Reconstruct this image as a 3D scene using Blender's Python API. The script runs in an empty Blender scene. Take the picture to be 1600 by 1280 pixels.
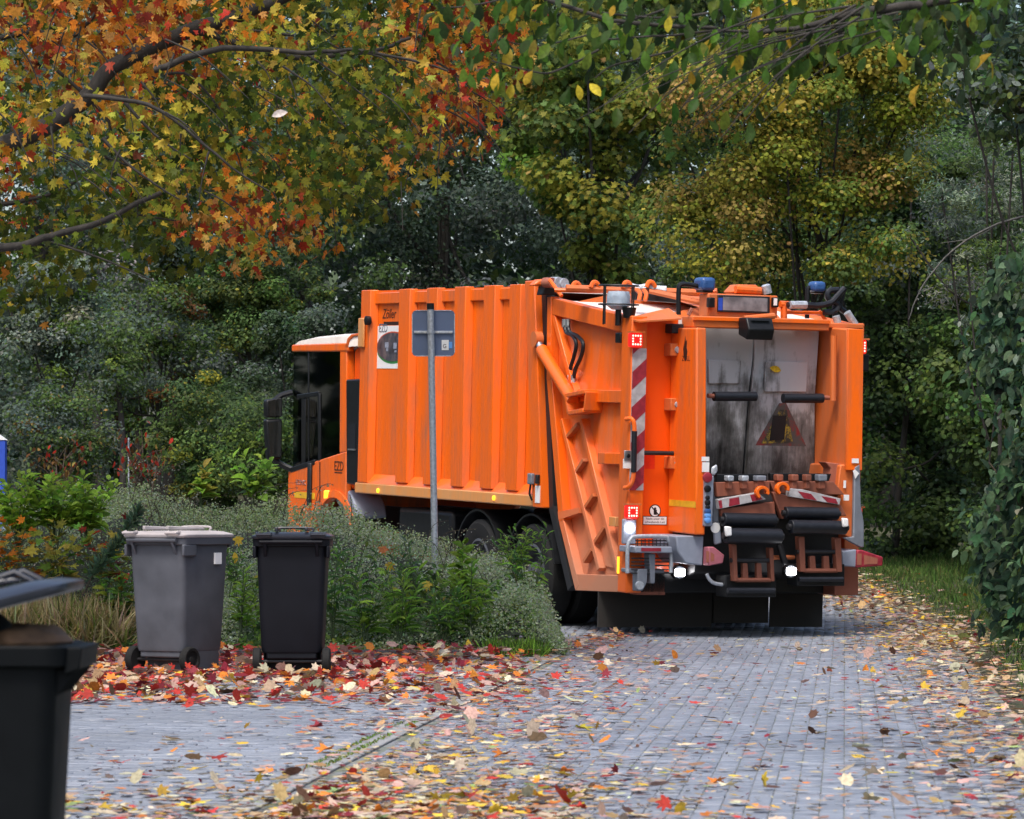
import bpy, bmesh, math, random
import numpy as np
from mathutils import Vector, Matrix
random.seed(11); rng = np.random.default_rng(11)
scene = bpy.context.scene
COL = scene.collection

# ------------------------------------------------------------------ camera, sky, sun, exposure
CAM_H = 1.2; FPX = 6500.0; HOR = 800.0
cam_d = bpy.data.cameras.new('camera'); cam = bpy.data.objects.new('camera', cam_d); COL.objects.link(cam)
cam.location = (0, 0, CAM_H); cam.rotation_euler = (math.radians(90), 0, 0)
cam_d.sensor_width = 36; cam_d.lens = 36 * FPX / 1600; cam_d.shift_y = (HOR - 640) / 1600
cam_d.clip_start = 0.5; cam_d.clip_end = 3000
cam_d.dof.use_dof = True; cam_d.dof.focus_distance = 38; cam_d.dof.aperture_fstop = 11
scene.camera = cam
SUN_EL, SUN_AZ = math.radians(60), math.radians(200)     # azimuth measured clockwise from +Y: behind the camera, a little left
w = bpy.data.worlds.new('World'); scene.world = w; w.use_nodes = True
nt = w.node_tree; nt.nodes.clear()
sky = nt.nodes.new('ShaderNodeTexSky'); sky.sky_type = 'NISHITA'; sky.sun_disc = False
sky.sun_elevation = SUN_EL; sky.sun_rotation = SUN_AZ; sky.dust_density = 4.0; sky.air_density = 1.0; sky.ozone_density = 1.0
bg = nt.nodes.new('ShaderNodeBackground'); bg.inputs['Strength'].default_value = 0.145
out = nt.nodes.new('ShaderNodeOutputWorld'); nt.links.new(sky.outputs[0], bg.inputs[0]); nt.links.new(bg.outputs[0], out.inputs[0])
sun_d = bpy.data.lights.new('sun', 'SUN'); sun_d.energy = 1.5; sun_d.angle = math.radians(14); sun_d.color = (1.0, 0.95, 0.88)
sun = bpy.data.objects.new('sun', sun_d); COL.objects.link(sun)
sd = Vector((math.sin(SUN_AZ) * math.cos(SUN_EL), math.cos(SUN_AZ) * math.cos(SUN_EL), math.sin(SUN_EL)))
sun.rotation_euler = sd.to_track_quat('Z', 'Y').to_euler()
vs = scene.view_settings; vs.view_transform = 'Standard'; vs.look = 'None'; vs.exposure = 0.95; vs.gamma = 1; vs.use_curve_mapping = False

# ------------------------------------------------------------------ helpers
def tag(o, label=None, cat=None, group=None, kind=None):
    if label: o['label'] = label
    if cat: o['category'] = cat
    if group: o['group'] = group
    if kind: o['kind'] = kind
    return o
def empty(name, loc=(0, 0, 0), rz=0.0, **k):
    o = bpy.data.objects.new(name, None); COL.objects.link(o); o.location = loc; o.rotation_euler = (0, 0, rz); o.empty_display_size = 0.2
    return tag(o, **k)
def link(name, me, parent=None, **k):
    o = bpy.data.objects.new(name, me); COL.objects.link(o)
    if parent: o.parent = parent
    return tag(o, **k)
def hexc(h):
    h = h.lstrip('#'); c = [int(h[i:i+2], 16) / 255 for i in (0, 2, 4)]
    return tuple(((x + .055) / 1.055) ** 2.4 if x > .04045 else x / 12.92 for x in c)
def P(px, py, Z):                                         # point seen at photograph pixel (px,py), Z metres away
    return Vector(((px - 800) / FPX * Z, Z, CAM_H + (HOR - py) / FPX * Z))
def copy_tree(o, parent=None):
    c = o.copy(); COL.objects.link(c)
    if parent: c.parent = parent
    for ch in list(o.children): copy_tree(ch, c)
    return c

class MB:
    def __init__(s): s.v = []; s.f = []
    def add(s, vs, fs):
        n = len(s.v); s.v += [tuple(p) for p in vs]; s.f += [tuple(i + n for i in f) for f in fs]; return s
    def box(s, a, b):
        x0, y0, z0 = a; x1, y1, z1 = b
        return s.add([(x0,y0,z0),(x1,y0,z0),(x1,y1,z0),(x0,y1,z0),(x0,y0,z1),(x1,y0,z1),(x1,y1,z1),(x0,y1,z1)],
                     [(0,3,2,1),(4,5,6,7),(0,1,5,4),(1,2,6,5),(2,3,7,6),(3,0,4,7)])
    def prism(s, poly, ax, a, b):
        def mk(p, t): return {'x': (t, p[0], p[1]), 'y': (p[0], t, p[1]), 'z': (p[0], p[1], t)}[ax]
        n = len(poly)
        return s.add([mk(p, a) for p in poly] + [mk(p, b) for p in poly],
                     [tuple(range(n))[::-1], tuple(range(n, 2*n))] + [(i, (i+1) % n, n+(i+1) % n, n+i) for i in range(n)])
    def bar2(s, p, q, wd, ax, a, b):                      # straight strip between two points in a plane, extruded a..b along ax
        dx, dy = q[0]-p[0], q[1]-p[1]; L = math.hypot(dx, dy); nx, ny = -dy/L*wd/2, dx/L*wd/2
        return s.prism([(p[0]+nx,p[1]+ny),(q[0]+nx,q[1]+ny),(q[0]-nx,q[1]-ny),(p[0]-nx,p[1]-ny)], ax, a, b)
    def tube(s, pts, r, n=10, cap=True):
        pts = [Vector(p) for p in pts]; m = len(pts); rs = r if isinstance(r, (list, tuple)) else [r]*m
        t0 = (pts[1]-pts[0]).normalized(); ref = Vector((0,0,1)) if abs(t0.z) < .9 else Vector((1,0,0))
        a = t0.cross(ref).normalized(); vs = []
        for i, p in enumerate(pts):
            t = (pts[min(i+1,m-1)]-pts[max(i-1,0)]).normalized()
            a = (a - t*a.dot(t)).normalized(); b = t.cross(a)
            for k in range(n):
                an = 2*math.pi*k/n; vs.append(p + (a*math.cos(an)+b*math.sin(an))*rs[i])
        fs = [(i*n+k, i*n+(k+1)%n, (i+1)*n+(k+1)%n, (i+1)*n+k) for i in range(m-1) for k in range(n)]
        if cap: fs += [tuple(range(n))[::-1], tuple(range((m-1)*n, m*n))]
        return s.add(vs, fs)
    def lathe(s, c, axis, prof, n=28):                    # prof: (distance along axis, radius)
        axis = Vector(axis).normalized(); ref = Vector((0,0,1)) if abs(axis.z) < .9 else Vector((1,0,0))
        a = axis.cross(ref).normalized(); b = axis.cross(a); c = Vector(c); m = len(prof); vs = []
        for d, r in prof:
            for k in range(n):
                an = 2*math.pi*k/n; vs.append(c + axis*d + (a*math.cos(an)+b*math.sin(an))*r)
        return s.add(vs, [(i*n+k, i*n+(k+1)%n, (i+1)*n+(k+1)%n, (i+1)*n+k) for i in range(m-1) for k in range(n)])
    def mesh(s, name, m, smooth=35):
        me = bpy.data.meshes.new(name); me.from_pydata(s.v, [], s.f); bm = bmesh.new(); bm.from_mesh(me)
        bmesh.ops.recalc_face_normals(bm, faces=bm.faces); bm.to_mesh(me); bm.free()
        for x in (m if isinstance(m, (list, tuple)) else [m]): me.materials.append(x)
        if smooth: me.shade_smooth(); me.set_sharp_from_angle(angle=math.radians(smooth))
        return me
    def build(s, name, m, parent=None, bevel=0, seg=2, smooth=35, **k):
        o = link(name, s.mesh(name, m, smooth), parent, **k)
        if bevel:
            b = o.modifiers.new('bevel', 'BEVEL'); b.width = bevel; b.segments = seg; b.limit_method = 'ANGLE'; b.angle_limit = math.radians(40); b.harden_normals = False
        return o
def smooth_path(pts, n=6):
    pts = [Vector(p) for p in pts]; o = []
    for i in range(len(pts)-1):
        p0, p1, p2, p3 = pts[max(i-1,0)], pts[i], pts[i+1], pts[min(i+2,len(pts)-1)]
        for k in range(n):
            t = k/n; o.append(.5*((2*p1)+(p2-p0)*t+(2*p0-5*p1+4*p2-p3)*t*t+(3*p1-p0-3*p2+p3)*t**3))
    return o + [pts[-1]]

# ------------------------------------------------------------------ materials
class NT:
    def __init__(s, name):
        s.m = bpy.data.materials.new(name); s.m.use_nodes = True; s.t = s.m.node_tree; s.t.nodes.clear()
        s.o = s.t.nodes.new('ShaderNodeOutputMaterial')
    def n(s, typ, **k):
        nd = s.t.nodes.new('ShaderNode' + typ)
        for a, b in k.items():
            if a in nd.inputs.keys() if not hasattr(nd, a) else False: pass
            if hasattr(nd, a): setattr(nd, a, b)
            else: nd.inputs[a.replace('_', ' ')].default_value = b
        return nd
    def l(s, a, b): s.t.links.new(a, b)
    def coord(s, which='Object'): return s.n('TexCoord').outputs[which]
    def noise(s, scale, detail=4, vec=None, rough=.55):
        nd = s.n('TexNoise'); nd.inputs['Scale'].default_value = scale; nd.inputs['Detail'].default_value = detail; nd.inputs['Roughness'].default_value = rough
        s.l(vec if vec is not None else s.coord(), nd.inputs['Vector']); return nd.outputs['Fac']
    def ramp(s, fac, stops, interp='LINEAR'):
        r = s.n('ValToRGB'); e = r.color_ramp; e.interpolation = interp
        while len(e.elements) < len(stops): e.elements.new(.5)
        for x, (p, c) in zip(e.elements, stops):
            x.position = p; x.color = (*c, 1) if isinstance(c, tuple) else (c, c, c, 1)
        s.l(fac, r.inputs[0]); return r.outputs[0]
    def mix(s, fac, a, b, mode='MIX'):
        m = s.n('Mix'); m.data_type = 'RGBA'; m.blend_type = mode
        for i, x in ((0, fac), (6, a), (7, b)):
            if hasattr(x, 'is_linked'): s.l(x, m.inputs[i])
            else: m.inputs[i].default_value = x if i == 0 else ((*x, 1) if len(x) == 3 else x)
        return m.outputs[2]
    def math(s, op, a, b=0.0):
        m = s.n('Math'); m.operation = op
        for i, x in ((0, a), (1, b)):
            if hasattr(x, 'is_linked'): s.l(x, m.inputs[i])
            else: m.inputs[i].default_value = x
        return m.outputs[0]
    def principled(s, col, rough=.5, metal=0, spec=.5, coat=0, bump=None, bstr=.3, bdist=.01, emit=None, estr=0):
        p = s.n('BsdfPrincipled')
        for nm, x in (('Base Color', col), ('Roughness', rough), ('Metallic', metal), ('Specular IOR Level', spec), ('Coat Weight', coat)):
            if hasattr(x, 'is_linked'): s.l(x, p.inputs[nm])
            else: p.inputs[nm].default_value = (*x, 1) if nm == 'Base Color' else x
        p.inputs['Coat Roughness'].default_value = .12
        if bump is not None:
            b = s.n('Bump'); b.inputs['Strength'].default_value = bstr; b.inputs['Distance'].default_value = bdist
            s.l(bump, b.inputs['Height']); s.l(b.outputs[0], p.inputs['Normal'])
        if emit: p.inputs['Emission Color'].default_value = (*emit, 1); p.inputs['Emission Strength'].default_value = estr
        s.l(p.outputs[0], s.o.inputs[0]); s.p = p; return s.m
def simple(name, col, rough=.5, metal=0, coat=0, spec=.5, var=.25, scale=12, bump=0):
    t = NT(name); nz = t.noise(scale, 5); c = t.mix(t.ramp(nz, [(.3, 1-var), (.7, 1.0)]), (0,0,0), col)
    r = t.math('ADD', t.math('MULTIPLY', nz, .2), rough - .1)
    return t.principled(c, r, metal, spec, coat, bump=nz if bump else None, bstr=bump)
def emis(name, col, st):
    t = NT(name); return t.principled(col, .3, emit=col, estr=st)
def paint(name, base, dirt, amount=.5, low=0.0, coat=.28, rough=.33):
    t = NT(name); co = t.coord()
    mp = t.n('Mapping'); mp.inputs['Scale'].default_value = (3.2, 3.2, .45); t.l(co, mp.inputs[0])
    st = t.noise(2.2, 6, mp.outputs[0], .65); bl = t.noise(.9, 5, co); fine = t.noise(38, 3, co)
    a = t.math('MULTIPLY', t.ramp(st, [(.40, 0.0), (.72, 1.0)]), t.ramp(bl, [(.35, .25), (.65, 1.0)]))
    a = t.math('MULTIPLY', a, amount)
    if low > 0:                                           # splashed dirt below about 1.6 m
        sx = t.n('SeparateXYZ'); t.l(co, sx.inputs[0])
        lo = t.math('MULTIPLY', t.math('SUBTRACT', 1.9, sx.outputs[2]), low)
        lo = t.math('MAXIMUM', lo, 0.0); lo = t.math('MULTIPLY', lo, t.ramp(bl, [(.3, .5), (.7, 1.0)]))
        a = t.math('MAXIMUM', a, lo)
    a = t.math('MINIMUM', a, .92)
    c = t.mix(a, base, dirt); c = t.mix(t.math('MULTIPLY', fine, .12), c, dirt)
    r = t.math('ADD', t.math('MULTIPLY', a, .4), rough)
    return t.principled(c, r, 0, .35, coat, bump=fine, bstr=.03)
M = {}
ORANGE = (0.88, 0.135, 0.0015); DUST = (0.42, 0.20, 0.12)
M['orange'] = paint('orange paint', ORANGE, (.40, .115, .045), 1.2, low=.25)
M['orange_low'] = paint('orange paint dusty', ORANGE, DUST, .7, low=.75, coat=.15)
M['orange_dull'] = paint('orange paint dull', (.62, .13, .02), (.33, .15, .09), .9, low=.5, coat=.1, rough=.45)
M['deep'] = paint('deep orange paint', (.88, .085, .001), (.7, .10, .015), .5)
M['rusty'] = paint('rusty worn paint', (.36, .115, .07), (.07, .04, .033), 1.0, low=.25, coat=0, rough=.55)
M['grime'] = paint('greasy worn lifter paint', (.27, .085, .05), (.035, .024, .02), 1.0, low=.35, coat=0, rough=.5)
M['pale'] = paint('sun bleached pale roof paint', (.86, .80, .74), (.6, .42, .32), .6, coat=.1)  # pale tone with tan streaks for cab roof, body roof and tailgate top
M['rail'] = paint('dusty rail paint', (.66, .26, .07), (.45, .30, .16), .9, coat=.1)
M['black'] = simple('black plastic', (.008, .009, .011), .42, var=.3, spec=.3)
M['rubber'] = simple('black rubber', (.012, .014, .020), .42, var=.3, scale=25, spec=.35)
M['tyre'] = simple('tyre rubber', (.014, .014, .014), .8, var=.4, spec=.25, scale=30)
M['grey'] = simple('grey paint', (.17, .19, .23), .5)
M['lightgrey'] = simple('light grey plastic', (.24, .27, .34), .5, var=.15)
M['steel_dark'] = simple('dark steel', (.022, .022, .025), .5, .3)
M['chrome'] = simple('bright metal', (.62, .64, .67), .3, .9, var=.2)
M['galv'] = simple('galvanised steel', (.50, .54, .60), .48, .4, var=.4, scale=40)
M['white'] = simple('white print', (.78, .78, .78), .5, var=.08)
M['red'] = simple('red reflective', (.32, .022, .04), .45, var=.45, scale=18)
M['boardwhite'] = simple('dirty reflective white', (.46, .445, .46), .5, var=.4, scale=16)
M['redlens'] = emis('red lens', (.75, .012, .01), .55)
M['led'] = emis('red led lit', (1.0, .35, .28), 2.2)
M['revlamp'] = emis('white lamp lit', (1, .98, 1), 14); M['lensring'] = emis('lamp lens rim', (.85, .88, .95), .9)
M['flap'] = paint('muddy black flap', (.008, .008, .009), (.05, .045, .04), .8, low=.35, coat=0, rough=.6)
M['amber'] = emis('amber lamp', (1, .42, .02), 1.2)
M['bluelens'] = simple('blue lamp housing', (.03, .09, .26), .3, var=.2)
M['yellow'] = simple('yellow reflective tape', (.75, .42, .02), .45, var=.3)
M['mirror'] = simple('mirror glass', (.55, .58, .6), .12, 1.0, var=.1)
M['blue'] = simple('blue paint', (.02, .07, .45), .45, var=.2)
M['skyblue'] = simple('blue sticker', (.12, .33, .75), .5, var=.1)
t = NT('tinted glass'); tr = t.n('BsdfTransparent'); tr.inputs[0].default_value = (.30, .34, .33, 1); gl = t.n('BsdfGlossy'); gl.inputs['Roughness'].default_value = .03; fr = t.n('Fresnel'); fr.inputs[0].default_value = 1.4; mx = t.n('MixShader'); t.l(fr.outputs[0], mx.inputs[0]); t.l(tr.outputs[0], mx.inputs[1]); t.l(gl.outputs[0], mx.inputs[2]); t.l(mx.outputs[0], t.o.inputs[0]); M['glass'] = t.m
t = NT('dirty steel plate'); co = t.coord()
mp = t.n('Mapping'); mp.inputs['Scale'].default_value = (4, 4, .7); t.l(co, mp.inputs[0])
a = t.noise(1.8, 8, mp.outputs[0], .7); b = t.noise(3.0, 6, co, .6); sx = t.n('SeparateXYZ'); t.l(co, sx.inputs[0])
up = t.math('MULTIPLY', t.math('SUBTRACT', sx.outputs[2], 1.7), .26)
k = t.math('ADD', t.math('ADD', t.math('MULTIPLY', a, .85), t.math('MULTIPLY', b, .70)), up)
c = t.ramp(k, [(.60, (.018, .018, .018)), (.74, (.085, .083, .082)), (.88, (.23, .23, .235)), (1.15 if False else 1.0, (.50, .51, .54))])
M['plate'] = t.principled(c, t.ramp(b, [(.3, .35), (.7, .6)]), .35, .5, bump=a, bstr=.15)

def leaf_mat(name, src, trans=.35, rough=.5, ramp=None, clump=None, veins=True):
    """src 'col' = the leaf's own colour attribute, 'obj' = object colour, 'ramp' = one colour per leaf out of a palette"""
    t = NT(name)
    if src == 'col': a = t.n('Attribute'); a.attribute_name = 'leafcol'; c = a.outputs['Color']
    elif src == 'obj': c = t.n('ObjectInfo').outputs['Color']
    else:
        g = t.n('NewGeometry'); c = t.ramp(g.outputs['Random Per Island'], ramp)
        if clump: c = t.mix(t.math('MULTIPLY', t.ramp(t.noise(clump[0], 3), [(.42, 0.0), (.62, 1.0)]), clump[2]), c, clump[1])
    nz = t.noise(5 if src == 'obj' else 60, 4, None, .65)
    c = t.mix(t.ramp(nz, [(.33, .55), (.60, 1.0)]), (.02, .012, .006), c) if veins else c
    d = t.n('BsdfPrincipled'); t.l(c, d.inputs['Base Color']); d.inputs['Roughness'].default_value = rough; d.inputs['Specular IOR Level'].default_value = .14
    tr = t.n('BsdfTranslucent'); t.l(c, tr.inputs[0]); mx = t.n('MixShader'); mx.inputs[0].default_value = trans
    t.l(d.outputs[0], mx.inputs[1]); t.l(tr.outputs[0], mx.inputs[2]); t.l(mx.outputs[0], t.o.inputs[0]); return t.m
def bark(name, c0, c1, scale=14):
    t = NT(name); co = t.coord(); mp = t.n('Mapping'); mp.inputs['Scale'].default_value = (1, 1, .25); t.l(co, mp.inputs[0])
    nz = t.noise(scale, 6, mp.outputs[0], .7); return t.principled(t.ramp(nz, [(.3, c0), (.7, c1)]), .85, bump=nz, bstr=.6, bdist=.02)
M['bark'] = bark('bark', (.010, .009, .008), (.042, .036, .03)); M['bark_grey'] = bark('grey bark', (.04, .04, .038), (.14, .135, .125)); M['twig'] = bark('twig bark', (.03, .02, .014), (.09, .065, .045), 40)
LEAF_COL = leaf_mat('leaf coloured', 'col', .5, .55); LEAF_OBJ = leaf_mat('leaf single', 'obj', .5, .5)
DRY_COL = leaf_mat('dry leaf coloured', 'col', .12, .6); DRY_OBJ = leaf_mat('dry leaf single', 'obj', .12, .6)

# ------------------------------------------------------------------ leaf clouds
def ngon_outline(kind):
    if kind == 'maple':
        pol = [(0,.0),(18,.42),(32,.62),(45,.34),(58,.72),(70,.60),(80,.95),(90,1.0)]
        pts = []
        for a, r in [(-100,.28),(-60,.50),(-40,.34),(-18,.62),(2,.78),(20,.52),(34,.46),(48,.80),(58,.98),(68,.66),(76,.56),(84,.86),(90,1.06)]:
            pts.append((r*math.cos(math.radians(a)), r*math.sin(math.radians(a))))
        left = [(-x, y) for x, y in pts[::-1][1:]]
        o = pts + left
        return [(x*.55, y*.55+.02, .10*abs(x)-.05*y*y) for x, y in o]
    if kind == 'oval':
        o = [(0,-.5),(.17,-.32),(.25,-.08),(.22,.16),(.11,.38),(0,.52),(-.11,.38),(-.22,.16),(-.25,-.08),(-.17,-.32)]
        return [(x, y, .35*abs(x)-.25*y*y) for x, y in o]
    if kind == 'lance':
        o = [(0,-.5),(.09,-.25),(.11,0),(.07,.28),(0,.5),(-.07,.28),(-.11,0),(-.09,-.25)]
        return [(x, y, .3*abs(x)-.35*y*y) for x, y in o]
    if kind == 'round':
        o = [(.36*math.sin(a)*(1-.12*math.cos(a)), .42*math.cos(a), 0) for a in [i*math.pi/4 for i in range(8)]]
        return [(x, y, .3*abs(x)) for x, y, z in o]
    if kind == 'small':
        return [(0,-.5,0),(.3,0,.06),(0,.5,0),(-.3,0,.06)]
    if kind == 'curl':
        o = [(0,-.5),(.2,-.38),(.34,-.12),(.30,.12),(.42,.3),(.2,.3),(.06,.52),(-.12,.34),(-.36,.36),(-.3,.08),(-.36,-.14),(-.18,-.36)]
        return [(x, y, .9*x*x+.5*y*y*(1 if y>0 else .2)) for x, y in o]
def frames(n, tilt=1.0, up=(0,0,1), nrm=None, r=None):
    r = r or rng
    nv = r.normal(size=(n,3))*tilt + np.array(up) if nrm is None else nrm + r.normal(size=(n,3))*tilt
    nv /= np.linalg.norm(nv, axis=1, keepdims=True)+1e-9
    a = r.normal(size=(n,3)); a -= nv*(a*nv).sum(1, keepdims=True); a /= np.linalg.norm(a, axis=1, keepdims=True)+1e-9
    return np.cross(a, nv), a, nv
def droop(n, amt, r=None):                               # leaves hanging: long axis points down and outwards
    r = r or rng
    a = r.normal(size=(n,3))*amt + np.array([0,0,-1.0]); a /= np.linalg.norm(a, axis=1, keepdims=True)
    nv = r.normal(size=(n,3)) + np.array([0,-.7,.5]); nv -= a*(a*nv).sum(1, keepdims=True); nv /= np.linalg.norm(nv, axis=1, keepdims=True)
    return np.cross(a, nv), a, nv
def cloud_mesh(name, pos, size, fr, kind, mat, cols=None, curl=None):
    T = np.array(ngon_outline(kind)); k = len(T); n = len(pos); X, A, N = fr
    sz = np.asarray(size).reshape(-1,1,1)*np.ones((n,1,1))
    tz = T[None,:,2]*(np.ones((n,1)) if curl is None else np.asarray(curl).reshape(-1,1))
    V = pos[:,None,:] + sz*(T[None,:,0,None]*X[:,None,:] + T[None,:,1,None]*A[:,None,:] + tz[:,:,None]*N[:,None,:])
    me = bpy.data.meshes.new(name); me.vertices.add(n*k); me.vertices.foreach_set('co', V.reshape(-1).astype(np.float32))
    me.loops.add(n*k); me.loops.foreach_set('vertex_index', np.arange(n*k, dtype=np.int32))
    me.polygons.add(n); me.polygons.foreach_set('loop_start', np.arange(0, n*k, k, dtype=np.int32))
    me.update(calc_edges=True); me.materials.append(mat)
    if cols is not None:
        at = me.color_attributes.new('leafcol', 'FLOAT_COLOR', 'POINT'); c4 = np.ones((n,k,4), np.float32); c4[:,:,:3] = np.asarray(cols)[:,None,:]
        at.data.foreach_set('color', c4.reshape(-1))
    me.shade_smooth(); return me
LEAFMESH = {}
def single_leaf(kind, mat):
    key = (kind, mat.name)
    if key not in LEAFMESH:
        T = ngon_outline(kind); n = len(T); c = (0, sum(p[1] for p in T)/n, min(p[2] for p in T)-.02 if kind == 'curl' else 0.0)
        me = bpy.data.meshes.new(kind + '_leaf'); me.from_pydata([c]+list(T), [], [(0, i+1, (i+1) % n+1) for i in range(n)]); me.materials.append(mat); me.shade_smooth(); LEAFMESH[key] = me
    return LEAFMESH[key]
def leaf_objects(name, idx, pos, size, fr, kind, mat, cols, parent=None, labeler=None, curls=(.6, 2.2)):
    me = single_leaf(kind, mat); X, A, N = fr; pinv = parent.matrix_basis.inverted() if parent else None
    for i in idx:
        o = bpy.data.objects.new(name, me); COL.objects.link(o); s = float(size[i]); kf = random.uniform(*curls)
        mtx = Matrix(((X[i,0]*s, A[i,0]*s, N[i,0]*s*kf, pos[i,0]), (X[i,1]*s, A[i,1]*s, N[i,1]*s*kf, pos[i,1]), (X[i,2]*s, A[i,2]*s, N[i,2]*s*kf, pos[i,2]), (0,0,0,1)))
        if parent: o.parent = parent; o.matrix_basis = pinv @ mtx
        else: o.matrix_basis = mtx
        o.color = (*[float(x) for x in cols[i]], 1)
        if labeler: labeler(o, i)
def pick(pal, n, weights=None, jit=.25, r=None):
    r = r or rng
    pal = np.array(pal); c = pal[r.choice(len(pal), n, p=None if weights is None else np.array(weights)/sum(weights))]
    return np.clip(c*(1+r.normal(size=(n,1))*jit)*(1+r.normal(size=(n,3))*.08), .004, .95)
def screen(pos):
    return np.stack([800+pos[:,0]/pos[:,1]*FPX, HOR-(pos[:,2]-CAM_H)/pos[:,1]*FPX], 1)
def vnoise(p, scale, seed):                               # cheap smooth 3-D value noise, 0..1
    r = np.random.default_rng(seed); k = r.normal(size=(6,3))*scale; ph = r.uniform(0, 6.28, 6)
    return .5+.5*np.tanh(np.sin(p@k.T+ph).sum(1)*.6)

# ------------------------------------------------------------------ truck frame and ground shape
TH, TAU, RHO = map(math.radians, (24, 1.9, .6))
TF = Vector((-math.sin(TH)*math.cos(TAU), math.cos(TH)*math.cos(TAU), math.sin(TAU)))
tl = Vector((-math.cos(TH), -math.sin(TH), 0)); tu = TF.cross(tl); TL = tl*math.cos(RHO)+tu*math.sin(RHO); TU = TF.cross(TL)
TO = P(976, 998, 39.4) - TL*1.25
TO.z += .012
def gz(x, y):
    u = -(x-TO.x)*math.sin(TH)+(y-TO.y)*math.cos(TH)
    return .0332*(u+np.sqrt(u*u+.6))/2
# ------------------------------------------------------------------ setting: ground, road, pavers, kerbs
RA = math.atan(.08); RX = np.array([math.cos(RA), -math.sin(RA)]); RY = np.array([math.sin(RA), math.cos(RA)]); RO = np.array([-1.09, 16.0])
def road(s, t): return RO[0]+s*RX[0]+t*RY[0], RO[1]+s*RX[1]+t*RY[1]      # s metres right of the road's left edge, t metres along it
def road_inv(x, y): dx, dy = x-RO[0], y-RO[1]; return dx*RX[0]+dy*RX[1], dx*RY[0]+dy*RY[1]
ROAD_W = 3.25
def edge_s(t): return ROAD_W-.10*np.maximum(0, t-26)   # the lane bends left beyond the lorry's tail
def sheet(name, xs, ys, fn, m, dz):
    nx, ny = len(xs), len(ys); v = []
    for y in ys:
        for x in xs:
            X, Y = fn(x, y); v.append((X, Y, float(gz(X, Y))+dz))
    f = [(j*nx+i, j*nx+i+1, (j+1)*nx+i+1, (j+1)*nx+i) for j in range(ny-1) for i in range(nx-1)]
    me = bpy.data.meshes.new(name); me.from_pydata(v, [], f); me.materials.append(m); me.shade_smooth()
    return link(name, me, kind='structure')
t = NT('soil with leaf mould'); a = t.noise(3, 8); b = t.noise(40, 4)
M['soil'] = t.principled(t.mix(t.ramp(a, [(.4, 0.0), (.6, 1.0)]), (.035, .028, .018), (.05, .055, .02)), .9, bump=b, bstr=.6, bdist=.03)
t = NT('joint sand with moss'); a = t.noise(1.4, 6); b = t.noise(90, 3)
M['joint'] = t.principled(t.mix(t.ramp(a, [(.45, 0.0), (.6, 1.0)]), (.17, .178, .19), (.11, .13, .085)), .95, bump=b, bstr=.5)
t = NT('grey concrete pavers'); co = t.n('NewGeometry'); pos = co.outputs['Position']; ob = t.n('ObjectInfo').outputs['Random']
isl = t.math('FRACT', t.math('ADD', co.outputs['Random Per Island'], ob))
a = t.noise(.55, 6, pos, .6); b = t.noise(160, 3, pos); s2 = t.noise(5, 6, pos, .65)
c = t.mix(isl, (.180, .203, .248), (.258, .284, .335)); c = t.mix(t.ramp(a, [(.36, 0.0), (.66, .55)]), c, (.145, .158, .182))
c = t.mix(t.math('MULTIPLY', t.ramp(s2, [(.55, 0.0), (.75, 1.0)]), .5), c, (.075, .08, .06)); c = t.mix(t.ramp(b, [(.35, .25), (.6, 0.0)]), c, (.05, .05, .05))
M['paver'] = t.principled(c, t.ramp(s2, [(.3, .42), (.7, .62)]), 0, .5, bump=b, bstr=.25, bdist=.004)
t = NT('weathered concrete'); a = t.noise(6, 8, None, .7); b = t.noise(80, 4)
M['concrete'] = t.principled(t.ramp(a, [(.3, (.17, .175, .178)), (.7, (.33, .335, .335))]), .8, bump=b, bstr=.5)
M['kerb'] = simple('dark kerb stone', (.075, .08, .085), .8, var=.5, scale=20)
xs = [-400,-150,-60,-30,-18,-12]+[i*.8 for i in range(-14, 15)]+[12,18,30,60,150,400]; ys = [-30,0,8]+[10+i*1.2 for i in range(60)]+[90,105,125,150,200,300,500,900]
sheet('ground', xs, ys, lambda x, y: (x, y), M['soil'], -.045)
def left_s(t): return -.5*np.maximum(0, t-19)
sheet('road', [0, .2, .4, .6, .8, 1], [-14+i*.8 for i in range(0, 66)], lambda k, t: road(left_s(t)+k*(edge_s(t)+.12-left_s(t)), t), M['joint'], -.005)
drive = sheet('driveway', [-9, -6, -4, -2, -1, -.14], [-14+i*.8 for i in range(0, 41)], road, M['joint'], -.007)
roadobj = bpy.data.objects['road']
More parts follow.
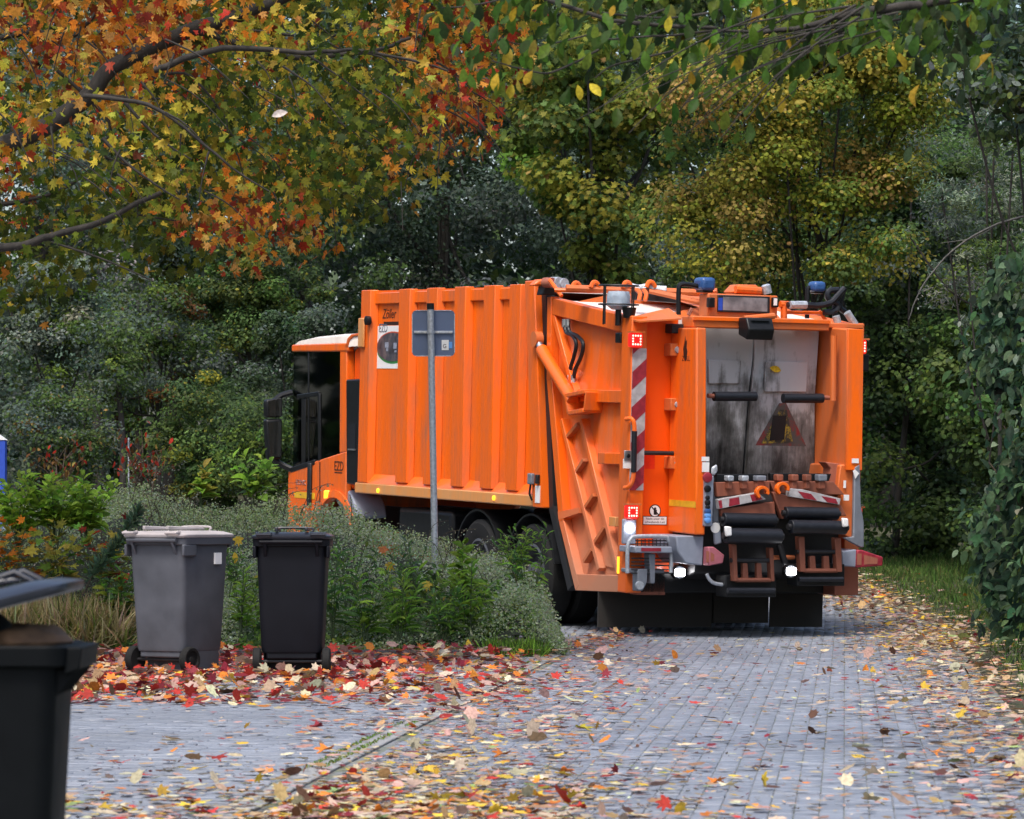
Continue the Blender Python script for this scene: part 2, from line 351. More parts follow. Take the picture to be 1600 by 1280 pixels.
# one paver: bevelled slab, 200 x 100 x 60 mm with 5 mm joints
def paver_arrays(S, T, along, rgn):
    n = len(S); hl, hw, bv = (.0983, .0483, .0035)
    hx, hy = (hw, hl) if along else (hl, hw)
    tpl = np.array([(-hx,-hy,-.014),(hx,-hy,-.014),(hx,hy,-.014),(-hx,hy,-.014),(-hx,-hy,-.0035),(hx,-hy,-.0035),(hx,hy,-.0035),(-hx,hy,-.0035),
                    (-hx+bv,-hy+bv,0),(hx-bv,-hy+bv,0),(hx-bv,hy-bv,0),(-hx+bv,hy-bv,0)])
    return tpl
PF = [(8,9,10,11),(4,5,9,8),(5,6,10,9),(6,7,11,10),(7,4,8,11),(0,1,5,4),(1,2,6,5),(2,3,7,6),(3,0,4,7)]
def lay(S, T, along, parent, labelgroup):
    tpl = paver_arrays(S, T, along, rng); S = np.array(S); T = np.array(T); X, Y = road(S, T); n = len(S)
    Z = gz(X, Y)+rng.normal(size=n)*.0016; tilt = rng.normal(size=(n,2))*.006; yaw = rng.normal(size=n)*.006
    px = 800+X/Y*FPX; py = HOR+CAM_H/Y*FPX; vis = (px > -20) & (px < 1620) & (py < 1290)
    near = np.where(vis, Y, 1e9); first = np.argsort(near)[:300]; rest = np.setdiff1d(np.arange(n), first)
    me = bpy.data.meshes.new('paver'); me.from_pydata([tuple(p) for p in tpl], [], PF); me.materials.append(M['paver'])
    for i in first:
        if near[i] > 1e8: continue
        o = link('paver', me, parent); o.location = (X[i], Y[i], Z[i]); o.rotation_euler = (tilt[i,0], tilt[i,1], -RA+yaw[i])
    c, s_ = np.cos(-RA+yaw[rest])[:,None], np.sin(-RA+yaw[rest])[:,None]; x, y, z = tpl[None,:,0], tpl[None,:,1], tpl[None,:,2]
    V = np.stack([X[rest][:,None]+c*x-s_*y, Y[rest][:,None]+s_*x+c*y, Z[rest][:,None]+z+x*tilt[rest,1][:,None]*-1+y*tilt[rest,0][:,None]], 2).reshape(-1,3)
    F = (np.array(PF)[None]+12*np.arange(len(rest))[:,None,None]).reshape(-1,4)
    m2 = bpy.data.meshes.new('paving'); m2.vertices.add(len(V)); m2.vertices.foreach_set('co', V.reshape(-1)); m2.loops.add(F.size); m2.loops.foreach_set('vertex_index', F.reshape(-1).astype(np.int32))
    m2.polygons.add(len(F)); m2.polygons.foreach_set('loop_start', np.arange(0, F.size, 4, dtype=np.int32)); m2.update(calc_edges=True); m2.materials.append(M['paver'])
    link('paving', m2, parent, kind='stuff')
S, T = [], []
for i in range(-66, 41):                                        # road: columns along the road, running bond
    for j in range(0, 228):
        if left_s(j*.2-1.4)-.02 < .06+i*.1 < edge_s(j*.2-1.4)+.01 and (i >= 0 or j < 168): S.append(.06+i*.1+.05); T.append(-1.4+j*.2+(.1 if i % 2 else 0))
lay(S, T, True, roadobj, None)
S, T = [], []
for j in range(0, 200):                                    # driveway: courses across it
    for i in range(30):
        S.append(-.27-i*.2-(.1 if j % 2 else 0)); T.append(-1.4+j*.1)
lay(S, T, False, drive, None)
# flush concrete edging between driveway and road
for k in range(23):
    a = -2+k*1.0; m = MB(); m.box((-.065, .006, -.05), (.065, .994, .004)); x, y = road(-.075, a)
    o = m.build('edging_stone', M['concrete'], roadobj, .006); o.location = (x, y, float(gz(x, y))); o.rotation_euler = (0, 0, -RA)
ker = empty('kerb', (-2.5, 34.6, 0), kind='structure')
for k in range(6):
    m = MB(); m.box((-.5, -.04, -.08), (.5, .04, .055)); o = m.build('kerb_stone', M['kerb'], ker, .008); o.location = (2.23-k*1.01, .02*math.sin(k*5), 0); o.rotation_euler = (0, 0, -.01+.008*math.sin(k*3))
# ------------------------------------------------------------------ the refuse truck (x forward, y left, z up in its own frame)
truck = empty('garbage_truck', label='orange refuse lorry with open rear loading hopper backing along the paved lane', cat='truck')
truck.matrix_basis = Matrix(((TF.x, TL.x, TU.x, TO.x), (TF.y, TL.y, TU.y, TO.y), (TF.z, TL.z, TU.z, TO.z), (0, 0, 0, 1)))
def onp(px, py, n, val):
    d = Vector(((px-800)/FPX, 1, (HOR-py)/FPX)); c = Vector((0, 0, CAM_H)); k = (val-(c-TO).dot(n))/d.dot(n); p = c+d*k-TO
    return p.dot(TF), p.dot(TL), p.dot(TU)
def S_(q, v=1.25): u, _, z = onp(*q, TL, v); return (u, z)         # measured on a plane parallel to the side
def R_(q, u=0.0): _, v, z = onp(*q, TF, u); return (v, z)          # measured on a plane parallel to the rear
def crop(x0, y0, k): return lambda x, y: (x0+x/k, y0+y/k)
c1, c2, c3, c4, c6 = crop(940,420,3.555), crop(940,700,3.478), crop(400,420,3.048), crop(820,420,2.371), crop(400,500,3.764)
rl, t1, t2, st, c8, sg = crop(1100,720,5.819), crop(830,430,5.161), crop(1060,430,5.161), crop(940,760,7.11), crop(1060,500,4.923), crop(570,460,9.14)
def mir(poly): return [(p[0], p[1]) for p in poly]
O_ = M['orange']
# chassis and running gear
ch = MB()
for v in (.43, -.43): ch.box((.9, v-.045, .72), (8.6, v+.045, 1.0))
for u in (1.2, 2.9, 4.6, 6.3, 7.9): ch.box((u, -.39, .76), (u+.12, .39, .96))
ch.build('chassis_frame', M['steel_dark'], truck)
for (a, b, nm) in (((4.45, .55, .55), (5.9, 1.16, 1.05), 'fuel_tank'), ((4.4, -1.16, .5), (6.2, -.55, 1.05), 'battery_box')): MB().box(a, b).build(nm, M['black'], truck, .05)
M['rimdark'] = simple('dusty dark rim', (.06, .065, .075), .6, var=.4)
def wheel(u, v, dual):
    sgn = 1 if v > 0 else -1; h = empty('wheel'); h.parent = truck; h.location = (u, v, .50)
    wdt = .27; y = MB()
    prof = [(-wdt/2+.02, .30), (-wdt/2, .36), (-wdt/2, .455), (-wdt/2+.03, .495), (0, .503), (wdt/2-.03, .495), (wdt/2, .455), (wdt/2, .36), (wdt/2-.02, .30)]
    y.lathe((0, 0, 0), (0, sgn, 0), prof, 36)
    if dual: y.lathe((0, -sgn*.32, 0), (0, sgn, 0), prof, 36)
    y.build('tyre', M['tyre'], h)
    r = MB(); r.lathe((0, 0, 0), (0, sgn, 0), [(wdt/2-.02, .30), (wdt/2-.01, .275), (wdt/2-.14 if dual else wdt/2-.02, .25), (wdt/2-.16 if dual else wdt/2+.02, .13), (wdt/2-.02 if dual else wdt/2+.05, .11), (wdt/2 if dual else wdt/2+.06, .001)], 30)
    for k in range(10):
        a = k*.628; r.lathe((math.cos(a)*.17, sgn*(wdt/2-.15 if dual else wdt/2+.015), math.sin(a)*.17), (0, sgn, 0), [(0, .018), (.03, .016), (.032, .001)], 6)
    r.build('rim', M['rimdark'], h)
for u, d in ((2.28, True), (3.62, True), (7.62, False)):
    for v in (1.08, -1.08): wheel(u, v, d)
for u in (2.28, 3.62):
    for s in (1, -1):
        g = MB(); pts = [(u+.60*math.cos(a), .50+.60*math.sin(a)) for a in [math.radians(x) for x in range(12, 169, 12)]]; ins = [(u+.58*math.cos(a), .50+.58*math.sin(a)) for a in [math.radians(x) for x in range(168, 11, -12)]]
        g.prism(pts+ins, 'y', s*.70, s*1.22); g.build('mudguard', M['black'], truck)
fl = MB(); fl.box((.62, .02-.0, .06), (.64, 1.24, .5)); fl.build('mud_flap', M['flap'], truck)
fl = MB(); fl.box((.62, -1.20, .06), (.64, -.62, .5)); fl.box((.62, -.60, .10), (.64, .0, .5)); fl.build('mud_flap', M['flap'], truck)
MB().box((.9, -1.0, .44), (1.5, 1.0, .72)).build('underrun_box', M['steel_dark'], truck, .02)
# container body ------------------------------------------------
body = empty('container_body'); body.parent = truck
UF, ZB, ZT = 6.83, 1.285, 3.385
ur_t, ur_b = 2.27, 1.95
side_poly = [(UF, ZB), (UF, ZT), (ur_t, ZT-.02), (ur_b, ZB)]
for s in (1, -1): MB().prism(side_poly, 'y', s*1.165, s*1.19).build('side_panel', M['orange'], body)
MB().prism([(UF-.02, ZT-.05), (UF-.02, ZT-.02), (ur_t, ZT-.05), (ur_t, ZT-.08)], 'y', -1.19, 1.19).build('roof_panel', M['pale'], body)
MB().box((UF-.03, -1.19, ZB), (UF, 1.19, ZT)).build('front_panel', M['orange'], body)
MB().box((2.0, -1.16, ZB-.02), (UF-.04, 1.16, ZB+.03)).build('floor_panel', M['steel_dark'], body)
for s in (1, -1):
    MB().box((ur_t+.2, s*1.192, ZT-.15), (UF-.1, s*1.225, ZT-.025)).build('top_rail', M['orange'], body, .01)
    r = MB(); r.prism([(ur_b-.02, ZB-.115), (ur_b-.02, ZB-.0), (UF+.06, ZB-.0), (UF+.06, ZB-.115)], 'y', s*1.12, s*1.275); r.build('bottom_rail', M['rail'], body, .012)
    # sloping gutter sheet between panel and rail
    g = MB(); g.prism([(s*1.19, ZB+.10), (s*1.262, ZB+.002), (s*1.19, ZB+.002)], 'x', ur_b+.1, UF-.03); g.build('gutter_sheet', M['rail'] if s < 0 else M['orange'], body)
def rib(u0, u1, s, zt, zb, lean=0.0, depth=.075, ch_=.035):
    m = MB(); y0, y1 = s*1.19, s*(1.19+depth)
    lo = [(u0-ch_, y0), (u0, y1), (u1, y1), (u1+ch_, y0)]
    n = len(lo); vs = [(u-lean, y, zb) for u, y in lo]+[(u, y, zt) for u, y in lo]
    m.add(vs, [(0,1,2,3)[::-1], (4,5,6,7)]+[(i, (i+1)%4, 4+(i+1)%4, 4+i) for i in range(4)]); return m
for s in (1, -1):
    for xa, xb in ((684, 735), (815, 865), (948, 1000), (1087, 1140), (1210, 1262)):
        ua, ub = S_(c3(xb, 110), 1.265)[0], S_(c3(xa, 110), 1.265)[0]
        rib(ua, ub, s, ZT-.0, ZB+.03, 0.0, .08).build('rib', M['orange'], body, .006)
    rib(UF-.27, UF-.005, s, ZT+.005, ZB+.004, 0, .08, .05).build('corner_post', M['orange'], body, .008)
    m = MB(); m.prism([(ur_t+.16, ZT+.03), (ur_t-.07, ZT+.03), (ur_b-.07, ZB-.12), (ur_b+.16, ZB-.12)], 'y', s*1.10, s*1.285); m.build('rear_frame_post', M['orange'], body, .01)
    m = MB(); m.prism([(ur_t-.09, ZT-.02), (ur_t-.20, ZT-.05), (ur_b-.19, ZB-.12), (ur_b-.09, ZB-.12)], 'y', s*1.12, s*1.215); m.build('seal_strip', M['steel_dark'], body)
    m = MB(); m.bar2((ur_b-.13, ZB-.10), (S_((889,924))[0]+.05, .40), .10, 'y', s*1.13, s*1.22); m.build('seal_strip', M['steel_dark'], body)
MB().box((UF-.16, 1.275, ZT-.62), (UF+.0, 1.30, ZT-.30)).build('marker_bracket', M['rail'], body, .01)
MB().lathe((UF-.27, 1.29, ZT-.33), (0, 1, 0), [(-.02, .05), (.03, .05), (.04, .03), (.04, .001)], 12).build('marker_lamp', M['black'], body)
for q in (c3(583,1057), c3(1135,1092)):
    u, z = S_(q, 1.275); MB().lathe((u, 1.275, z), (0, 1, 0), [(0, .026), (.015, .024), (.02, .001)], 12).build('side_marker_lamp', M['amber'], body)
u0, z0 = S_(c3(1328, 975), 1.29); MB().box((u0, 1.287, z0-.11), (u0+.10, 1.33, z0)).build('junction_box', M['grey'], body, .01)
MB().tube([(u0+.05, 1.31, z0-.11), (u0+.055, 1.32, z0-.2), (u0+.03, 1.3, z0-.27)], .012, 6).build('cable', M['black'], body)
MB().box((u0-.12, 1.286, z0-.10), (u0-.07, 1.32, z0-.01)).build('junction_box', M['steel_dark'], body, .006)
MB().box((u0-.13, 1.286, z0-.29), (u0-.02, 1.291, z0-.12)).build('data_plate', M['white'], body)
# poster with a picture of lorries, green sweep and dark lettering above it (partly behind the second rib)
def side_quad(x0, y0, x1, y1, v, f): a, b = S_(f(x0, y0), v), S_(f(x1, y1), v); return (min(a[0], b[0]), min(a[1], b[1])), (max(a[0], b[0]), max(a[1], b[1]))
(pa, pb) = side_quad(186, 452, 545, 1060, 1.193, sg); pa = (pa[0], pa[1])
po = MB().box((pa[0], 1.1905, pa[1]), (pb[0], 1.194, pb[1])).build('poster', M['white'], body)
def ellipse(cu, cz, ru, rz, n=30): return [(cu+ru*math.cos(2*math.pi*k/n), cz+rz*math.sin(2*math.pi*k/n)) for k in range(n)]
pw, phh = pb[0]-pa[0], pb[1]-pa[1]; cu, cz = pa[0]+pw*.40, pa[1]+phh*.50
def clipu(poly): return [(min(max(u, pa[0]+.006), pb[0]-.006), z) for u, z in poly]
MB().prism(clipu(ellipse(cu, cz-phh*.03, pw*.62, phh*.36)), 'y', 1.194, 1.1955).build('green_sweep', simple('print green', (.03, .25, .06), .5), po)
MB().prism(clipu(ellipse(cu, cz+phh*.02, pw*.60, phh*.345)), 'y', 1.1955, 1.197).build('red_sweep', simple('print red', (.55, .08, .03), .5), po)
t = NT('print photo of lorries'); nz = t.noise(9, 4); M['photo'] = t.principled(t.ramp(nz, [(.3, (.012, .014, .02)), (.5, (.05, .055, .07)), (.7, (.16, .12, .12))]), .45)
MB().prism(clipu(ellipse(cu, cz, pw*.60, phh*.335)), 'y', 1.197, 1.1985).build('picture', M['photo'], po)
m = MB()
for fu, fz, a_, b_ in ((.62, .55, .14, .13), (.60, .44, .07, .07), (.30, .53, .12, .14), (.28, .40, .08, .05), (.13, .5, .08, .12)): m.box((pa[0]+pw*(fu-a_/2), 1.1985, pa[1]+phh*(fz-b_/2)), (pa[0]+pw*(fu+a_/2), 1.1993, pa[1]+phh*(fz+b_/2)))
m.build('lorry_print', kind='stuff', parent=po, m=simple('print pale blue', (.34, .38, .48), .5, var=.5, scale=40))
def text(body_, size, loc, rot, m, parent, shear=0, name='lettering', align='LEFT', ext=.001):
    cu_ = bpy.data.curves.new(name, 'FONT'); cu_.body = body_; cu_.size = size; cu_.shear = shear; cu_.align_x = align; cu_.extrude = ext; cu_.materials.append(m); cu_.resolution_u = 3
    tmp = bpy.data.objects.new('tmp', cu_); COL.objects.link(tmp); dg = bpy.context.evaluated_depsgraph_get(); me = bpy.data.meshes.new_from_object(tmp.evaluated_get(dg)); bpy.data.objects.remove(tmp)
    if not me.materials: me.materials.append(m)
    o = link(name, me, parent); o.location = loc; o.rotation_euler = rot; return o
SIDE_ROT = (math.pi/2, 0, math.pi); REAR_ROT = (math.pi/2, 0, -math.pi/2)
M['print'] = simple('dark print', (.03, .012, .008), .5)
q = S_(sg(250, 345), 1.193); text('Zöller', .15, (q[0], 1.1925, q[1]), SIDE_ROT, M['print'], body, .25)
q = S_(sg(270, 440), 1.193); q2 = S_(sg(470, 388), 1.193); MB().box((q2[0]-.1, 1.1905, q[1]), (q[0], 1.193, q2[1])).build('lettering_bar', M['print'], body)
q = S_(sg(205, 540), 1.193); text('EZD', .13, (q[0], 1.1955, q[1]), SIDE_ROT, simple('print slate', (.1, .13, .18), .5), po)
# cab ------------------------------------------------
cab = empty('cab'); cab.parent = truck
V1 = 1.2
def sp(f, pts, v=V1): return [S_(f(*p), v) for p in pts]
low = [S_(p, V1) for p in ((450, 736), (493, 720.5), (530, 708.5), (541, 705), (541, 765))]; uB = low[3][0]; uA = low[0][0]
arch_c, arch_r = (7.62, .50), .60
arc = [(arch_c[0]+arch_r*math.cos(a), arch_c[1]+arch_r*math.sin(a)) for a in [math.radians(x) for x in range(150, -1, -12)]]
lowp = [(uA, low[0][1]), low[1], low[2], (uB, low[3][1]), (uB, arc[0][1])]+[p for p in arc if p[0] > uB]+[(arch_c[0]+arch_r, .42), (uA-.02, .38)]
for s in (1, -1): MB().prism(lowp, 'y', s*1.12, s*1.2).build('side_panel', M['orange'], cab, .02, 2)
MB().prism([(uA, low[0][1]), (uA-.02, .38), (uA-.12, .38), (uA-.1, low[0][1])], 'y', -1.11, 1.11).build('front_panel', M['orange'], cab, .02)
ZR = S_((480, 545), V1)[1]; zw = low[0][1]
gl = [S_((457, 547), V1), S_((531, 545), V1), S_((530, 708.5), V1), S_((456, 733), V1)]
for s in (1, -1): MB().prism(gl, 'y', s*1.17, s*1.185).build('side_window', M['glass'], cab)
wf = MB(); wf.prism([(gl[0][0]+.03, gl[0][1]), (gl[0][0]+.07, gl[0][1]-.3), (gl[3][0]+.08, gl[3][1]-.0), (gl[3][0]-.02, gl[3][1]), (gl[0][0]-.04, gl[0][1])], 'y', -1.15, 1.15); wf.build('windscreen', M['glass'], cab, .03)
pil = [S_((531, 543), V1), S_((541, 543), V1), S_((541, 706), V1), S_((530, 708), V1)]
for s in (1, -1):
    MB().prism(pil, 'y', s*1.1, s*1.198).build('door_pillar', M['orange'], cab, .01)
    f_ = MB(); f_.bar2((S_((474, 541))[0], gl[0][1]), S_((474, 727)), .035, 'y', s*1.165, s*1.192)
    f_.bar2(S_((457, 620)), S_((491, 615)), .05, 'y', s*1.165, s*1.2); f_.bar2(S_((491, 615)), S_((492, 721)), .07, 'y', s*1.165, s*1.2); f_.bar2(S_((466, 622)), S_((466, 728)), .13, 'y', s*1.165, s*1.19)
    f_.bar2(S_((454, 735), V1), S_((492, 722), V1), .06, 'y', s*1.17, s*1.206); f_.build('window_frame', M['black'], cab, .008)
ru = S_((566, 560), V1)[0]
MB().prism([(ru, 1.2), (uB, 1.2), (uB, ZR-.02), (ru+.1, ZR+.1), (ru, ZR+.14)], 'y', -1.13, 1.13).build('rear_wall', M['deep'], cab, .02)
roof = [S_((456.5, 547), V1), S_((457.5, 538), V1), S_((466, 529.5), V1), S_((488, 524), V1), S_((528, 519.5), V1), S_((563, 517.5), V1), S_((563, 524), V1), S_((550, 527), V1), S_((544, 532), V1), S_((541, 546), V1)]
ro = MB(); n = len(roof)
prof = [(-1.2, 0.0), (-1.19, .5), (-1.12, .8), (-.9, .95), (0, 1.0), (.9, .95), (1.12, .8), (1.19, .5), (1.2, 0.0)]; zb = roof[0][1]
for v, k in prof: ro.v += [(u, v, zb+(z-zb)*(1 if k == 1 else .55+.45*k) if k > .45 else zb+(z-zb)*(.25+.6*k)) for u, z in roof]
for i in range(len(prof)-1): ro.f += [(i*n+k, i*n+(k+1) % n, (i+1)*n+(k+1) % n, (i+1)*n+k) for k in range(n)]
ro.f += [tuple(range(n)), tuple(range((len(prof)-1)*n, len(prof)*n))]
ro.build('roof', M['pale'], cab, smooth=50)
for s in (1, -1): MB().prism([(roof[0][0]+.005, zb-.02), (roof[0][0]+.005, zb+.06), (roof[4][0], zb+.075), (uB+.0, zb+.075), (uB, zb-.02)], 'y', s*1.13, s*1.207).build('roof_trim', M['orange'], cab, .015)
hp = sp(c6, [(540,165),(548,120),(570,98),(627,90),(627,75),(560,84),(537,108),(525,165)], 1.205); MB().prism(hp, 'y', 1.14, 1.207).build('roof_edge_trim', M['orange'], cab, .008)
bc = [S_(c6(*p), 1.22) for p in ((527, 350), (617, 346), (607, 975), (530, 965))]
MB().prism(bc, 'y', .6, 1.22).build('air_intake_column', M['black'], cab, .02)
q0, q1 = S_(c6(543, 610), 1.222), S_(c6(583, 760), 1.222); MB().box((q1[0], 1.215, q1[1]), (q0[0], 1.224, q0[1])).build('intake_recess', M['rubber'], cab)
q0, q1 = S_(c6(543, 757), 1.23), S_(c6(583, 768), 1.23); MB().box((q1[0], 1.222, q1[1]), (q0[0], 1.24, q0[1])).build('intake_clip', M['chrome'], cab)
gq = [S_(c6(*p), 1.15) for p in ((476, 1060), (490, 1000), (520, 985), (560, 1010), (590, 1090), (600, 1160), (540, 1170))]; MB().prism(gq, 'y', .8, 1.17).build('mudguard', M['lightgrey'], cab, .02)
ar = MB()
for a in range(20, 150, 10):
    a0, a1 = math.radians(a), math.radians(a+10); ar.add([(arch_c[0]+.60*math.cos(x), v, arch_c[1]+.60*math.sin(x)) if k == 0 else (arch_c[0]+.68*math.cos(x), v, arch_c[1]+.68*math.sin(x)) for k, x, v in ((0, a0, 1.205), (1, a0, 1.205), (1, a1, 1.205), (0, a1, 1.205), (0, a0, 1.235), (1, a0, 1.225), (1, a1, 1.225), (0, a1, 1.235))], [(0,1,2,3), (4,7,6,5), (0,4,5,1), (1,5,6,2), (2,6,7,3), (3,7,4,0)])
ar.build('wheel_arch_lip', M['orange'], cab)
u, z = S_(c6(406, 1028), 1.24); MB().box((u-.07, 1.2, z-.05), (u+.07, 1.235, z+.05)).build('turn_signal', M['amber'], cab, .02)
u, z = S_(c6(318, 965), 1.21); MB().box((u-.05, 1.2, z-.25), (u+.05, 1.235, z+.24)).build('door_handle', M['steel_dark'], cab, .02)
q = S_(c6(232, 968), 1.205); text('ECONIC', .085, (q[0], 1.203, q[1]), SIDE_ROT, M['chrome'], cab, name='badge')
q = S_(c6(458, 884), 1.205); text('EZD', .15, (q[0], 1.203, q[1]), SIDE_ROT, M['print'], cab)
q0, q1 = S_(c6(460, 900), 1.205), S_(c6(505, 896), 1.205); MB().box((q1[0], 1.2, q0[1]), (q0[0], 1.203, q0[1]+.012)).build('lettering_line', M['print'], cab)
ya, yb = S_(c6(225, 1045), 1.203), S_(c6(345, 1018), 1.203); MB().box((yb[0]+.0, 1.2, ya[1]), (ya[0], 1.203, yb[1]-.0)).build('reflective_strip', M['yellow'], cab)
sm = MB().prism([S_((492.8, 722)), S_((494.2, 722)), S_((494.2, 790)), S_((492.8, 790))], 'y', 1.196, 1.2025).build('door_seam', M['black'], cab)
# mirrors on the left front corner
def mirror(s):
    md = empty('mirror_assembly'); md.parent = cab; U = uA-.05
    a = [(R_(c6(*p), U)) for p in ((60, 470), (160, 455), (160, 572), (62, 575))]; b = [(R_(c6(*p), U)) for p in ((58, 585), (158, 580), (155, 822), (75, 825))]
    for poly, nm in ((a, 'wide_angle_mirror'), (b, 'main_mirror')):
        poly = [(s*v, z) for v, z in poly]
        h = MB().prism(poly, 'x', U, U+.12).build(nm, M['black'], md, .03, 3); cx_, cz_ = sum(p[0] for p in poly)/4, sum(p[1] for p in poly)/4
        MB().prism([(cx_+(p[0]-cx_)*.78, cz_+(p[1]-cz_)*.86) for p in poly], 'x', U-.006, U+.002).build('mirror_glass', M['mirror'], h)
    v0, z0 = a[1]; v2, z2 = b[3]
    MB().tube(smooth_path([(U+.06, s*(v0+.1), z0-.06), (U+.05, s*1.30, z0+.02), (U+.0, s*1.18, z0+.06)], 4), .035, 8).build('mirror_arm', M['black'], md)
    MB().tube(smooth_path([(U+.06, s*(v2-.02), z2+.06), (U+.05, s*1.30, z2-.04), (U-.02, s*1.18, z2-.10)], 4), .035, 8).build('mirror_arm', M['black'], md)
mirror(1)
m = MB(); m.box((uB+.45, .3, 1.3), (uB+.95, .85, 1.75)); m.box((uB+.4, .3, 1.7), (uB+.55, .85, 2.35)); m.build('seat', M['black'], cab, .06, 3)
MB().lathe((uB+1.35, .55, 1.75), (.5, 0, .85), [(.018*math.cos(a), .22+.018*math.sin(a)) for a in [i*.7854 for i in range(9)]], 24).build('steering_wheel', M['black'], cab)
# tailgate ------------------------------------------------
tg = empty('tailgate'); tg.parent = truck
TGP = [S_(c4(82, 105), 1.25), S_(c4(360, 180), 1.25), (0.19, 3.05), (0.165, .42), S_(c4(185, 1192), 1.25), S_(c4(125, 940), 1.25), S_(c4(80, 412), 1.25)]
TGP = [TGP[0], (.19, 3.045), (.165, .42), TGP[4], TGP[5], TGP[6]]
for s in (1, -1):
    MB().prism(TGP, 'y', s*1.13, s*1.16).build('side_plate', M['orange_low'], tg)
    for i in range(len(TGP)):
        p, q = TGP[i], TGP[(i+1) % len(TGP)]; cu = sum(k[0] for k in TGP)/6; czz = sum(k[1] for k in TGP)/6
        d = Vector((q[0]-p[0], q[1]-p[1])); nrm = Vector((-d.y, d.x)).normalized(); mid = Vector(((p[0]+q[0])/2-cu, (p[1]+q[1])/2-czz))
        if nrm.dot(mid) > 0: nrm = -nrm
        wd = (.16, .05, .16, .10, .12, .10)[i]; dv = nrm*wd/2; e = d.normalized()*.0
        k = .002*i
        MB().bar2((p[0]+dv.x-e.x, p[1]+dv.y-e.y), (q[0]+dv.x, q[1]+dv.y), wd, 'y', s*1.158, s*(1.240+k)).build('edge_flange', M['orange_low'] if i in (2, 3) else M['orange'], tg, .006)
    f4 = lambda x, y: S_(c4(x, y), 1.235)
    for a, b, wd in (((190, 470), (358, 474), .12), ((266, 702), (350, 704), .11)): MB().bar2(f4(*a), f4(*b), wd, 'y', s*1.158, s*1.226).build('cross_rib', M['orange'], tg, .006)
    for a, b, wd in (((132, 560), (272, 1115), .06), ((205, 560), (342, 1125), .06), ((95, 140), (190, 500), .07)): MB().bar2(f4(*a), f4(*b), wd, 'y', s*1.158, s*1.236).build('diagonal_rib', M['orange_low'], tg, .006)
    MB().prism([f4(*p) for p in ((148, 600), (212, 580), (330, 1115), (276, 1100))], 'y', s*1.158, s*1.175).build('channel_plate', M['orange_low'], tg)
    for a, b in (((152, 622), (192, 575)), ((186, 750), (214, 708)), ((220, 882), (250, 838)), ((255, 1012), (292, 955)), ((215, 1085), (243, 1040))):
        MB().bar2(f4(*a), f4(*b), .035, 'y', s*1.16, s*1.233).build('gusset', M['orange_dull'], tg)
    MB().prism([f4(*p) for p in ((127, 900), (205, 885), (205, 905), (130, 930))], 'y', s*1.158, s*1.25).build('gusset', M['orange_low'], tg)
    # lifting ram with its bracket
    pa_, pb_ = S_(c4(62, 300), 1.30), S_(c4(178, 490), 1.30); top = S_(c4(45, 262), 1.30)
    cy = MB(); cy.tube([(pa_[0], s*1.30, pa_[1]), (pb_[0], s*1.30, pb_[1])], .062, 16); cy.build('ram_cylinder', M['orange'], tg)
    MB().tube([(top[0], s*1.30, top[1]), (pa_[0], s*1.30, pa_[1])], .035, 12).build('ram_rod', M['chrome'], tg)
    MB().lathe((top[0], s*1.26, top[1]), (0, s, 0), [(0, .001), (0, .08), (.08, .08), (.08, .001)], 14).build('ram_eye', M['orange_dull'], tg)
    br = [S_(c4(*p), 1.31) for p in ((165, 470), (238, 455), (232, 525), (175, 535))]
    b_ = MB(); b_.bar2(br[0], br[1], .04, 'y', s*1.16, s*1.36); b_.bar2(br[3], br[2], .04, 'y', s*1.16, s*1.36); b_.bar2(br[0], br[3], .04, 'y', s*1.16, s*1.36); b_.bar2(br[1], br[2], .03, 'y', s*1.16, s*1.35); b_.build('ram_bracket', M['orange'], tg, .006)
    for dx in (0, 13):
        pts = [S_(c4(*p), 1.24) for p in ((138+dx, 205), (145+dx, 235), (170+dx*1.3, 250), (182+dx*2, 280), (172+dx*2, 330), (160+dx*1.5, 370), (158+dx, 412))]
        MB().tube(smooth_path([(p[0], s*1.215, p[1]) for p in pts], 5), .020, 8).build('hydraulic_hose', M['rubber'], tg)
        for p in (pts[0], pts[-1]): MB().tube([(p[0], s*1.215, p[1]-.03), (p[0], s*1.215, p[1]+.05)], .026, 8).build('hose_fitting', M['chrome'], tg)
    q = S_(c4(349, 256), 1.245); MB().box((q[0]-.055, s*1.16, q[1]-.05), (q[0]+.055, s*1.262, q[1]+.05)).build('side_lamp', M['black'], tg, .01)
    q = S_(c4(347, 1098), 1.25); MB().box((q[0]-.02, s*1.245, q[1]-.08), (q[0]+.02, s*1.256, q[1]+.08)).build('side_reflector', M['amber'] if s > 0 else M['yellow'], tg)
    q = S_(c4(328, 935), 1.25); MB().box((q[0]-.07, s*1.2, q[1]-.05), (q[0]+.08, s*1.262, q[1]+.04)).build('reflector_block', M['rail'], tg, .005)
    # rear corner post, recess behind it
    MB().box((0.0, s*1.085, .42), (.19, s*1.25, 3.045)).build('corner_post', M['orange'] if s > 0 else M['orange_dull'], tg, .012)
    MB().box((.13, s*(.70 if s > 0 else .93), .62), (.16, s*1.085, 3.03)).build('recess_panel', M['deep'], tg)
    MB().box((.18, s*.70, .42), (.22, s*1.085, .62)).build('recess_panel', M['rusty'], tg)
MB().add([(TGP[0][0], -1.16, TGP[0][1]-.03), (TGP[0][0], 1.16, TGP[0][1]-.03), (.19, 1.16, 3.02), (.19, -1.16, 3.02), (TGP[0][0], -1.16, TGP[0][1]-.08), (TGP[0][0], 1.16, TGP[0][1]-.08), (.19, 1.16, 2.97), (.19, -1.16, 2.97)], [(0,1,2,3), (7,6,5,4), (0,4,5,1), (1,5,6,2), (2,6,7,3), (3,7,4,0)]).build('top_sheet', M['pale'], tg)
